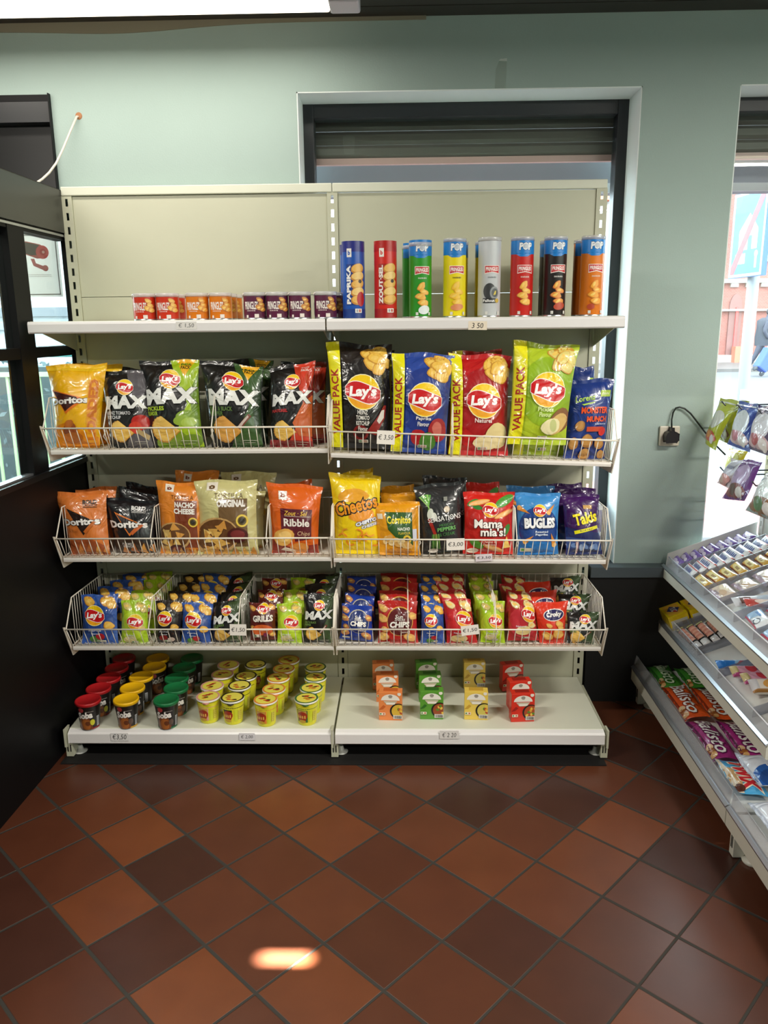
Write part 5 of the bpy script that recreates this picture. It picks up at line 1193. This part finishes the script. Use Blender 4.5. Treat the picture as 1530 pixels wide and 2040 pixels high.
# ================================================================== SWEETS SHELVING (runs away from the wall, facing the aisle)
GW = M('#dfe0dc', 'steelwhite'); GRAIL = M('#d9d8cc', 'plastic'); ALU = M('#c4c8d0', 'metal')
GX = 1.70
gd = thing('sweets_shelving', 'white steel shelving for sweets at the window side', 'shelving unit', (GX, -1, 0))
for y0, y1 in ((-.985, -.035), (-1.985, -1.035)):
    m = MB(); m.box(GX, GX+.02, y0, y1, .10, 1.50, GW); m.build('back_panel', gd)
for y in (-.02, -1.01, -1.99):
    m = MB(); z = .1; m.box(GX-.004, GX+.03, y-.016, y-.005, .0, 1.52, GW); m.box(GX-.004, GX+.03, y+.005, y+.016, .0, 1.52, GW)
    while z < 1.5: m.box(GX-.004, GX+.0, y-.005, y+.005, z, z+.027, GW); z += .05
    m.build('upright', gd)
for a, b in ((-1.0, .02), (-2.0, -1.006)):
    m = MB(); m.box(1.245, GX, a+.004, b-.004, .125, .140, GW); m.build('base_deck', gd)
    m = MB(); m.prism([(1.232, .158), (1.226, .150), (1.226, .104), (1.232, .098), (1.248, .100), (1.248, .150)], 'Y', a, b, GRAIL); m.prism([(1.231, .168), (1.222, .162), (1.222, .157), (1.236, .157), (1.240, .168)], 'Y', a, b, ALU); m.build('price_rail', gd)
    m = MB(); m.prism([(1.234, .166), (1.237, .166), (1.244, .212), (1.241, .212)], 'Y', a+.003, b-.003, ACRYL); m.build('front_lip', gd)
for y in (-.02, -1.01, -1.98):
    m = MB(); m.prism([(1.250, .098), (1.250, .004), (1.275, .004), (1.32, .05), (GX, .06), (GX, .098)], 'Y', y-.014, y+.014, GRAIL)
    for dz in (-.004, .004): m.box(1.2484, 1.2502, y+dz-.0014, y+dz+.0014, .03, .07, SLOT)
    m.lathe([(.026, 0), (.03, .008), (.012, .012)], M('#cfcdc2', 'plastic'), 14, (1.30, y-.03, 0)); m.build('foot', gd)
SL = .38
def tz(x, z0): return z0+(x-1.33)*SL
def tray(z0, name, label, divs):
    t = thing('sloped_tray', label, 'tray', (1.5, -.5, z0), 'sloped trays of the sweets shelving')
    m = MB(); q = lambda x, dz: (x, tz(x, z0)+dz)
    m.prism([q(1.335, -.012), q(GX-.004, -.012), q(GX-.004, 0), q(1.335, 0)], 'Y', -.995, .01, GW); m.build('tray_floor', t)
    m = MB(); m.prism([(1.336, z0+.006), (1.330, z0+.004), (1.326, z0-.006), (1.326, z0-.040), (1.330, z0-.044), (1.340, z0-.040), (1.340, z0)], 'Y', -1.0, .015, GRAIL)
    m.prism([(1.332, z0+.012), (1.322, z0+.006), (1.322, z0+.0005), (1.338, z0+.004)], 'Y', -1.0, .015, ALU); m.build('price_rail', t)
    m = MB(); m.prism([(1.336, z0+.006), (1.339, z0+.006), (1.348, z0+.044), (1.345, z0+.044)], 'Y', -.985, .0, ACRYL); m.build('front_lip', t)
    m = MB(); m.tube([(1.3465, -.985, z0+.045), (1.3465, -.0, z0+.045)], .0024, M('#e6e9f4', 'plastic'), 6); m.build('lip_edge', t)
    for y in (.012, -.992):
        m = MB(); m.prism([q(1.338, -.02), q(GX-.004, -.02), q(GX-.004, .05), q(1.345, .05)], 'Y', y-.002, y+.002, GW); m.build('end_plate', t)
    for y in divs:
        m = MB(); m.prism([q(1.352, .001), q(GX-.02, .001), q(GX-.02, .036), q(1.352, .036)], 'Y', y-.0015, y+.0015, SMOKE); m.build('divider', t)
    return t
tray(.60, 'a', 'upper sloped tray of chocolate bars with clear dividers', (-.105, -.245, -.375, -.505, -.640, -.79))
tray(.36, 'b', 'lower sloped tray holding yellow biscuit packs and bars', (-.125, -.365, -.560, -.84))

# -- wrapped bars: flat pillow with crimped ends
def bar_mesh(name, Lb, Wb, T, base, art=None, kind='film'):
    """long side along local -Y... x: width, y: length; top carries the print"""
    m = MB(); mt = M(base, kind); nx, ny = 10, 14
    def surf(u, v, side, off=0.):
        e = np.clip((np.abs(v)-.80)/.2, 0, 1); pr = np.sqrt(np.maximum(1-e, 0)); sd = np.power(np.maximum(1-np.abs(u)**4, 0), .6)
        z = T/2+(T/2*pr*sd+off)*(1 if side > 0 else -1); return np.stack([u*Wb/2*(1-.06*(1-e)), v*Lb/2, z], -1)
    U, V = np.meshgrid(np.linspace(-1, 1, nx+1), np.linspace(-1, 1, ny+1)); k = nx+1
    f = [(j*k+i, j*k+i+1, (j+1)*k+i+1, (j+1)*k+i) for j in range(ny) for i in range(nx)]
    m.add(surf(U, V, 1).reshape(-1, 3), f, mt, True); m.add(surf(U, V, -1).reshape(-1, 3), [tuple(reversed(q)) for q in f], mt, True)
    if art:
        def S(x, y, off): return surf(np.clip(x/Lb*2, -1, 1)*0+np.clip((y-Wb/2)/Wb*2, -1, 1), -np.clip(x/Lb*2, -1, 1), 1, off)
        # print runs along the length: artwork x follows -Y, artwork y follows +X
        print_on(m, art, S, Lb, .008, kind, .5, .0006, .0002)
    return m
def bars(name, what, cat, Lb, Wb, T, base, art, z0, y, xs, tilt, seed, group, yaw=0., jit=4, ords=None, kind='film'):
    m = bar_mesh(name, Lb, Wb, T, base, art, kind); o = m.build(name); rnd = random.Random(seed); out_ = []
    NUM = ('first', 'second', 'third', 'fourth', 'fifth', 'sixth', 'seventh', 'eighth', 'ninth', 'tenth', 'eleventh')
    for k, x in enumerate(xs):
        c = o if k == 0 else o.copy()
        if k: COL.objects.link(c)
        s_ = math.atan(SL); zl = Wb/2*math.sin(abs(R(tilt)))+(.010 if tilt > 15 else .003)
        c.location = (x, y+rnd.uniform(-.006, .006), tz(x, z0)+zl); c.rotation_euler = (R(rnd.uniform(-jit, jit)), -s_-R(tilt), yaw+R(rnd.uniform(-jit, jit)))
        tag(c, what % NUM[k], cat, group); out_.append(c)
    return out_
def art_bar(base, Lw, cols, word=None, wcol='#fff', sub=None):
    A = Art(base, Lw)
    for (x, y, rx, ry, c) in cols: A.ell(x, y, rx, ry, c)
    if word: A.text(word, 0, .5, .62, .52*Lw, wcol, .03, .1)
    return A
xs = [1.372+.034*k for k in range(9)]
A = Art('#6f4fa0', .036/.10); A.ell(-.15, .5, .22, .12, '#d9cdea', .1); A.ell(.2, .4, .16, .10, '#efe6f2')
bars('chocolate_bar', 'lilac wrapped bar, %s up the slope in the row by the end plate', 'chocolate bar', .088, .036, .016, '#6f4fa0', A, .60, -.052, xs, 32, 3, 'lilac chocolate bars')
A = Art('#f1f0f2', .036/.11); A.rect(-.5, .0, .5, .12, '#c8363a'); A.rect(-.5, .88, .5, 1, '#c8363a'); A.marks(.0, .5, .62, .17, '#33519c', 6)
bars('white_chocolate_bar', 'white bar with blue lettering and red edges, %s up the slope', 'chocolate bar', .112, .038, .016, '#f1f0f2', A, .60, -.175, [1.378+.0325*k for k in range(10)], 30, 4, 'white chocolate bars')
A = Art('#e0b14a', .034/.10); A.ell(0, .5, .34, .12, '#f2e2a0'); A.marks(.05, .5, .3, .12, '#7c4a1c', 4); A.rect(-.5, 0, .5, .1, '#8a2a1c')
bars('gold_chocolate_bar', 'gold wrapped bar, %s up the slope behind the dotted divider', 'chocolate bar', .104, .036, .018, '#d9ab46', A, .60, -.312, [1.378+.042*k for k in range(8)], 22, 5, 'gold chocolate bars')
A = Art('#d9c6b4', .075/.10); A.ell(-.1, .6, .26, .14, '#efe0c4'); A.ell(.15, .4, .2, .12, '#c9a98a'); A.rect(-.5, .0, .5, .14, '#b9a3b4'); A.marks(0, .2, .4, .08, '#8a7a92', 6)
bars('wafer_pack', 'pale beige wafer pack, %s up the slope in its compartment', 'biscuit pack', .108, .074, .022, '#d9c6b4', A, .60, -.440, [1.40, 1.475, 1.55, 1.62], 4, 6, 'pale wafer packs')
A = Art('#dfe3e8', .045/.15); A.rect(-.36, .1, -.12, .9, '#6b4a44'); A.ell(.2, .5, .2, .1, '#b7c6d6'); A.poly([(.3, 0), (.5, 0), (.5, 1), (.36, 1)], '#c8cfdc')
bars('silver_chocolate_bar', 'silver wrapped long bar, %s in the compartment below the wafers', 'chocolate bar', .155, .046, .018, '#cfd4dc', A, .60, -.560, [1.455, 1.61], 0, 7, 'silver long bars', R(90), 6)
A = Art('#a8332c', .04/.15); A.ell(.0, .5, .3, .1, '#e9d9d0')
bars('red_chocolate_bar', 'red and white wrapped bar lying beyond the silver ones, %s one', 'chocolate bar', .150, .040, .016, '#b8433c', A, .60, -.605, [1.47], 0, 8, None, R(92), 5)
A = Art('#e6eef6', .062/.115); A.poly([(-.5, .0), (-.1, 0), (.1, 1), (-.5, 1)], '#9fc4e8'); A.poly([(-.3, .55), (.1, .6), (.05, .75), (-.25, .7)], '#5f8fd0'); A.ell(.25, .3, .16, .12, '#3a3f55'); A.ell(.28, .3, .12, .08, '#e9eff5'); A.rect(-.5, 0, .5, .08, '#d8506a')
bars('coconut_bar', 'pale blue and white bar near the tray middle, %s up the slope', 'chocolate bar', .118, .060, .024, '#e6eef6', A, .60, -.715, [1.405, 1.475, 1.545, 1.62], 12, 9, 'pale blue bars', 0., 9)
bars('coconut_bar', 'pale blue and white bar towards the aisle end, %s up the slope', 'chocolate bar', .118, .060, .024, '#e6eef6', A, .60, -.86, [1.40, 1.47, 1.54], 10, 10, 'pale blue bars', 0., 9)
# lower tray
def biscuit_pack(label, x, y, z0):
    W, D, H_ = .080, .122, .060
    t = thing('biscuit_pack', label, 'biscuit pack', (x, y, tz(x, z0)+.001), 'yellow biscuit packs', rot=(0, -math.atan(SL), 0))
    m = MB(); m.box(-W/2, W/2, -D/2, D/2, 0, H_, M('#f0cf12', 'film')); A = Art('#f0cf12', W/D)
    A.rect(-.40, .12, .40, .88, '#e8b23c'); A.poly([(-.28, .45), (-.02, .85), (.28, .60), (.02, .18)], '#27306f'); A.poly([(.10, .62), (.28, .60), (.1, .34)], '#c8302c'); A.text('TUC', .0, .52, .34, .20, '#f4f2ee', .04, .1)
    box_on(m, A, (-W/2, 0, H_), (0, -1, 0), (1, 0, 0), D); A2 = Art('#e9e2cc', H_/W); A2.rect(-.42, .15, .42, .7, '#d9d6cc'); A2.rect(.1, .2, .36, .5, '#c9a03a'); box_on(m, A2, (0, -D/2, 0), (1, 0, 0), (0, 0, 1), W); m.build('wrapper', t, True, bevel=.010)
    return t
for k, x in enumerate((1.380, 1.463, 1.546)): biscuit_pack('yellow biscuit pack with dark diamond logo, %s' % ('nearest the tray lip', 'second from the tray lip', 'third from the tray lip, under the upper tray')[k], x, -.055, .36)
A = Art('#161314', .036/.19)
for k in range(8): A.ell(-.32+.075*k, .5, .05, .09, ('#d98a78', '#e6a890')[k % 2])
A.rect(-.48, .1, -.38, .9, '#cfc78a'); A.rect(.32, .1, .5, .9, '#d9d4d2')
bars('nut_bar', 'black bar with pink nut picture, %s up the slope', 'cereal bar', .185, .034, .020, '#161314', A, .36, -.245, [1.368+.034*k for k in range(5)], 14, 11, 'black nut bars')
A = Art('#2b7fd8', .036/.14); A.ell(.1, .5, .2, .1, '#9fd0f4'); A.poly([(-.1, .2), (.0, .3), (.15, .8), (.05, .8)], '#c84a5c'); A.ell(.38, .5, .08, .12, '#d9a04c')
bars('blue_wafer_bar', 'blue wafer bar against a divider in the near-empty compartment, %s one', 'chocolate bar', .15, .04, .02, '#2b7fd8', A, .36, -.53, [1.43], 0, 12, None, R(90), 2)
A = Art('#e9b6c9', .05/.155); A.rect(-.5, .2, -.38, .9, '#cdbf8a'); A.ell(-.1, .6, .12, .12, '#c83a4a'); A.marks(.1, .55, .2, .09, '#3f4c8a', 4); A.ell(.38, .6, .10, .12, '#e6c9a0'); A.rect(-.5, 0, .5, .15, '#c44a8c')
bars('pink_snack_roll', 'pink wrapped snack roll, %s in the lower tray', 'biscuit pack', .165, .05, .03, '#e3a8c2', A, .36, -.615, [1.45], 0, 13, 'pink snack rolls', R(88), 3)
bars('pink_snack_roll', 'pink wrapped snack roll nearer the aisle end, %s in its group', 'biscuit pack', .165, .05, .03, '#e3a8c2', A, .36, -.672, [1.46], 0, 14, 'pink snack rolls', R(92), 3)
A = Art('#eee6dc', .06/.15); A.rect(-.5, 0, -.36, 1, '#cfcfd6'); A.ell(-.1, .5, .18, .12, '#e3a85a', .4); A.ell(.05, .6, .16, .09, '#efc27a', -.2); A.marks(.3, .6, .3, .11, '#b0502c', 5); A.rect(-.5, 0, .5, .12, '#a8763a')
bars('cereal_box', 'white carton with golden wafers, %s in the lower tray', 'biscuit box', .158, .062, .034, '#eee6dc', A, .36, -.745, [1.462], 0, 15, 'white wafer cartons', R(86), 2, kind='can')
bars('cereal_box', 'white carton with golden wafers beside the clear divider, %s one', 'biscuit box', .158, .062, .034, '#eee6dc', A, .36, -.905, [1.462], 0, 16, 'white wafer cartons', R(88), 2, kind='can')

# -- multipacks lying on the base deck
def multipack(label, px4, z, base, artf, name='multipack', T=.028, cat='multipack', seed=0):
    """px4: the four seen corners: start of the writing top, end top, end bottom, start bottom; lies flat on the deck"""
    c = [at(*p, 'Z', z) for p in px4]
    ctr = sum(c)/4; ex = (c[1]-c[0])+(c[2]-c[3]); Lx = np.linalg.norm(ex)/2; ex /= np.linalg.norm(ex); ey = (c[0]-c[3])+(c[1]-c[2]); Wy = np.linalg.norm(ey)/2
    ey = ey-ex*np.dot(ex, ey); ey /= np.linalg.norm(ey); A = artf(Wy/Lx)
    P = [ctr-ex*Lx/2+ey*Wy/2, ctr+ex*Lx/2+ey*Wy/2, ctr+ex*Lx/2-ey*Wy/2, ctr-ex*Lx/2-ey*Wy/2]
    return bag_from(P, A, T, name, label, cat, None, seed, False, 16, 16)
def a_multi(base, dark, word, wc='#f6f4f0', pic=None, two=False):
    def f(h):
        A = Art(base, h); A.rect(-.5, 0, .5, .10, dark)
        for k in range(3): A.ell(.26+.08*k, .13, .055, .045, ('#e9c79a', '#a5622c', '#d9a86a')[k], k, 14, .1, k)
        A.text(word, -.01, .54, .88, .56*h, wc, .012, .3, 0, out=dark, ow=.045); A.ell(-.44, .86, .03, .03, '#f0ece6'); A.rect(-.1, .86, .18, .92, dark)
        if pic: pic(A)
        return A
    return f
z7 = lambda x, y: (1250+x*280/1530, 1290+y*270/1475); z8 = lambda x, y: (1400+x*130/982, 1480+y*270/2040)
BZ7 = .185
def flat(y0, y1, x0, x1, z): return [(x1, y0), (x1, y1), (x0, y1), (x0, y0)]
def pack(label, y0, y1, x0, x1, base, artf, seed, T=.016, tilt=0., name='multipack', zup=0.):
    """writing runs from y0 (far) to y1 (near); x0 aisle side, x1 back side"""
    A = artf(abs(x1-x0)/abs(y0-y1)); z = .168+zup
    P = [np.array([x1, y0, z+tilt]), np.array([x1, y1, z+tilt]), np.array([x0, y1, z]), np.array([x0, y0, z])]
    return bag_from(P, A, T, name, label, 'multipack', None, seed, False, 16, 18)
gm = a_multi('#3f8a2c', '#235a1c', 'Balisto', '#cfe0c0'); om = a_multi('#e0561a', '#8a2c10', 'Balisto'); pm = a_multi('#a02478', '#5c1448', 'Balisto')
pack('green multipack at the far end of the bottom deck, aisle side', -.005, -.215, 1.284, 1.376, '#3f8a2c', gm, 71)
pack('green multipack at the far end of the bottom deck, inner side', -.03, -.22, 1.390, 1.489, '#3f8a2c', gm, 72)
pack('orange multipack on the bottom deck, aisle side', -.205, -.475, 1.284, 1.376, '#e0561a', om, 73, tilt=.01)
pack('orange multipack on the bottom deck, inner side', -.222, -.485, 1.388, 1.484, '#e0561a', om, 74)
pack('purple multipack on the bottom deck, aisle side', -.478, -.745, 1.284, 1.374, '#8e2878', pm, 75)
pack('purple multipack on the bottom deck, inner side', -.490, -.750, 1.386, 1.489, '#8e2878', pm, 76)
def tw(h):
    A = Art('#49a7dc', h); A.ell(.1, .1, .3, .12, '#c9a06a'); A.poly([(-.5, 0), (.5, 0), (.5, .2), (-.5, .12)], '#e6dcc8'); A.rect(-.3, .8, -.1, .95, '#6f5a4c'); A.text('TWIX', .02, .55, .80, .50*h, '#d3202c', .06, .25, 0, out='#f1ead2', ow=.07); A.ell(.36, .14, .10, .08, '#5a2a1a'); return A
pack('blue multipack with red lettering on the bottom deck', -.750, -.955, 1.284, 1.380, '#49a7dc', tw, 77)
def bo(h):
    A = Art('#dfe6f2', h); A.ell(.32, .62, .36, .42, '#1f5fb4', 0, 24); A.ell(.36, .62, .27, .32, '#174a94', 0, 24); A.text('BOUNTY', .24, .60, .52, .22*h, '#f3f4f4', .04, .1); A.rect(-.5, 0, .5, .08, '#c3cfe2'); A.marks(-.3, .85, .2, .03, '#4f6a9c', 6); return A
pack('white multipack with blue disc lying across the blue one', -.760, -.950, 1.345, 1.470, '#dfe6f2', bo, 78, tilt=.012, zup=.022)
pack('white multipack with blue disc at the start of the next deck', -.980, -1.16, 1.296, 1.42, '#dfe6f2', bo, 79)

# -- bags hanging on hooks
def hang(q, xt, xb, artf, T, label, seed):
    TL, TR, BR, BL = q
    c = [at(*TL, 'X', xt), at(*TR, 'X', xt), at(*BR, 'X', xb), at(*BL, 'X', xb)]
    W = (np.linalg.norm(c[1]-c[0])+np.linalg.norm(c[2]-c[3]))/2; h = np.linalg.norm((c[0]+c[1])/2-(c[2]+c[3])/2)/W
    return bag_from(c, artf(h), T, 'sweet_bag', label, 'sweet bag', None, seed, False, 12, 16)
def a_sweet(base, c1, c2, white, word=None):
    def f(h):
        A = Art(base, h); A.ell(0, .55, .38, .26, white, .1, 18, .06, 2); A.ell(.0, .2, .4, .16, c1, 0, 16, .12, 3); A.ell(-.1, .24, .16, .12, c2, 0, 14, .1, 4); A.ell(.2, .16, .14, .12, '#e9e4e4', 0, 14, .1, 5); A.rect(-.5, .9, .5, .93, white)
        if word: A.text(word, 0, .58, .5, .14, '#4a5a80', .02, .1)
        return A
    return f
hang([(1438, 793), (1474, 799), (1421, 896), (1401, 880)], 1.50, 1.44, a_sweet('#b9c41e', '#c8503c', '#d98a2c', '#d9dcd4'), .02, 'lime green sweet bag hanging furthest out beside the wall', 81)
hang([(1456, 796), (1492, 800), (1450, 884), (1428, 874)], 1.56, 1.53, a_sweet('#a7a818', '#7a4a24', '#6a3a1c', '#b9b43a'), .018, 'olive sweet bag hanging behind the lime green one', 82)
hang([(1476, 800), (1514, 806), (1496, 902), (1450, 885)], 1.50, 1.45, a_sweet('#2d4fb4', '#e9c9d2', '#d88aa0', '#e6ecf6'), .022, 'blue and white sweet bag hanging in the upper row', 83)
hang([(1512, 806), (1556, 815), (1542, 912), (1486, 892)], 1.50, 1.45, a_sweet('#5a4a6e', '#d8b8c0', '#b8404c', '#dcdae6'), .022, 'grey-violet sweet bag hanging beside the blue and white one', 84)
hang([(1452, 893), (1487, 899), (1470, 962), (1440, 950)], 1.60, 1.58, a_sweet('#f2dc10', '#f2e23c', '#e9c21c', '#f6ec8a'), .014, 'bright yellow sweet bag seen between the two rows of hanging bags', 85)
def a_round(h):
    A = Art('#d8d2d6', h); A.ell(.05, .68, .40, .40, '#e6e6ee', 0, 22); A.ell(.05, .68, .33, .33, '#c9c9d8', 0, 22); A.marks(.05, .70, .45, .08, '#6b6f92', 7); A.marks(.05, .64, .36, .07, '#6b6f92', 6); A.ell(0, .2, .42, .2, '#e0a09c', 0, 16, .1, 2); A.ell(-.1, .2, .2, .14, '#efc9bc', 0, 14, .1, 3); return A
hang([(1462, 914), (1488, 920), (1454, 974), (1430, 962)], 1.50, 1.46, a_round, .02, 'clear sweet bag with round grey label hanging in the second row', 86)
hang([(1478, 914), (1518, 920), (1489, 999), (1442, 994)], 1.50, 1.45, a_sweet('#6a2a86', '#8a3a3a', '#5a2a24', '#b9a0cc'), .022, 'purple sweet bag hanging in the second row', 87)
hang([(1526, 938), (1572, 950), (1556, 1046), (1484, 1016)], 1.50, 1.44, a_sweet('#8fa0a0', '#8a5a2c', '#4c7a34', '#dfe8ea'), .022, 'silvery green sweet bag hanging lowest in the second row', 88)
for zz, ys in ((1.275, (-.10, -.25, -.42)), (1.03, (-.14, -.22, -.42))):
    for y in ys:
        m = MB(); m.tube([(GX+.004, y, zz), (1.48, y, zz-.004), (1.465, y, zz+.012)], .003, M('#5a5d66', 'metal'), 6); m.build('peg_hook', gd)
# -- carton on the window sill, dark tray under it
bx = at(1171, 990, 'Y', .17); b0 = at(1165, 1112, 'Y', .17)
t = thing('sill_carton', 'blue and white carton standing on the window sill behind the baskets', 'carton', (1.045, .15, WZ0))
m = MB(); m.box(.985, 1.094, .12, .195, WZ0+.035, WZ0+.235, M('#39449c', 'can')); m.build('carton', t)
m = MB(); m.box(.983, 1.096, .118, .197, WZ0+.212, WZ0+.236, M('#dbe1f0', 'can')); m.box(.984, 1.095, .1185, .196, WZ0+.10, WZ0+.117, M('#dbe1f0', 'can')); m.box(.984, 1.095, .1185, .196, WZ0+.035, WZ0+.05, M('#e6eaf4', 'can')); m.build('white_band', t)
t = thing('sill_device', 'flat black device on the window sill under the blue carton', 'device', (1.03, .14, WZ0))
m = MB(); m.box(.96, 1.096, .10, .198, WZ0+.001, WZ0+.034, M('#17181c', 'gloss')); m.build('casing', t, bevel=.003); m = MB(); m.lathe([(.014, 0), (.012, .003), (0, .004)], M('#c9d2da', 'gloss'), 14, (1.03, .12, WZ0+.0345)); m.build('button', t)
# unseen lamp added overhead to imitate a patch of sunlight on the floor
sp = thing('ceiling_spotlight', 'small unseen lamp added to imitate a sun patch on the floor', 'spotlight', (-.05, -1.43, ZC))
m = MB(); m.lathe([(.03, -.09), (.035, -.03), (.035, -.001)], M('#d8d8d8', 'metal'), 16, (-.05, -1.43, ZC)); m.build('added_lamp_housing', sp)
o = area('sun_patch_beam', (-.05, -1.425, ZC-.095), .12, .006, P_SUNPATCH, (1., .92, .78)); o.data.spread = R(1.8)  # narrow beam of the added lamp, standing in for sunlight
w = bpy.data.worlds.new('sky'); SC.world = w; w.use_nodes = True
bg = w.node_tree.nodes['Background']; bg.inputs['Color'].default_value = (.80, .91, 1., 1); bg.inputs['Strength'].default_value = P_SKY
# camera
cd = bpy.data.cameras.new('camera'); co = bpy.data.objects.new('camera', cd); COL.objects.link(co)
cd.sensor_width = 36; cd.sensor_fit = 'AUTO'; cd.lens = 36*FPX/2040; cd.clip_start = .05; cd.clip_end = 200
co.matrix_world = Matrix(((RT[0], UP[0], -FW[0], CAM[0]), (RT[1], UP[1], -FW[1], CAM[1]), (RT[2], UP[2], -FW[2], CAM[2]), (0, 0, 0, 1)))
SC.camera = co
SC.view_settings.view_transform = 'Standard'; SC.view_settings.look = 'None'; SC.view_settings.gamma = 1; SC.view_settings.exposure = P_EXP
SC.view_settings.use_curve_mapping = False
SC.cycles.max_bounces = 8; SC.cycles.diffuse_bounces = 4; SC.cycles.glossy_bounces = 3; SC.cycles.transparent_max_bounces = 16; SC.cycles.transmission_bounces = 4
SC.cycles.caustics_reflective = False; SC.cycles.caustics_refractive = False; SC.cycles.sample_clamp_indirect = 4.; SC.cycles.use_denoising = True
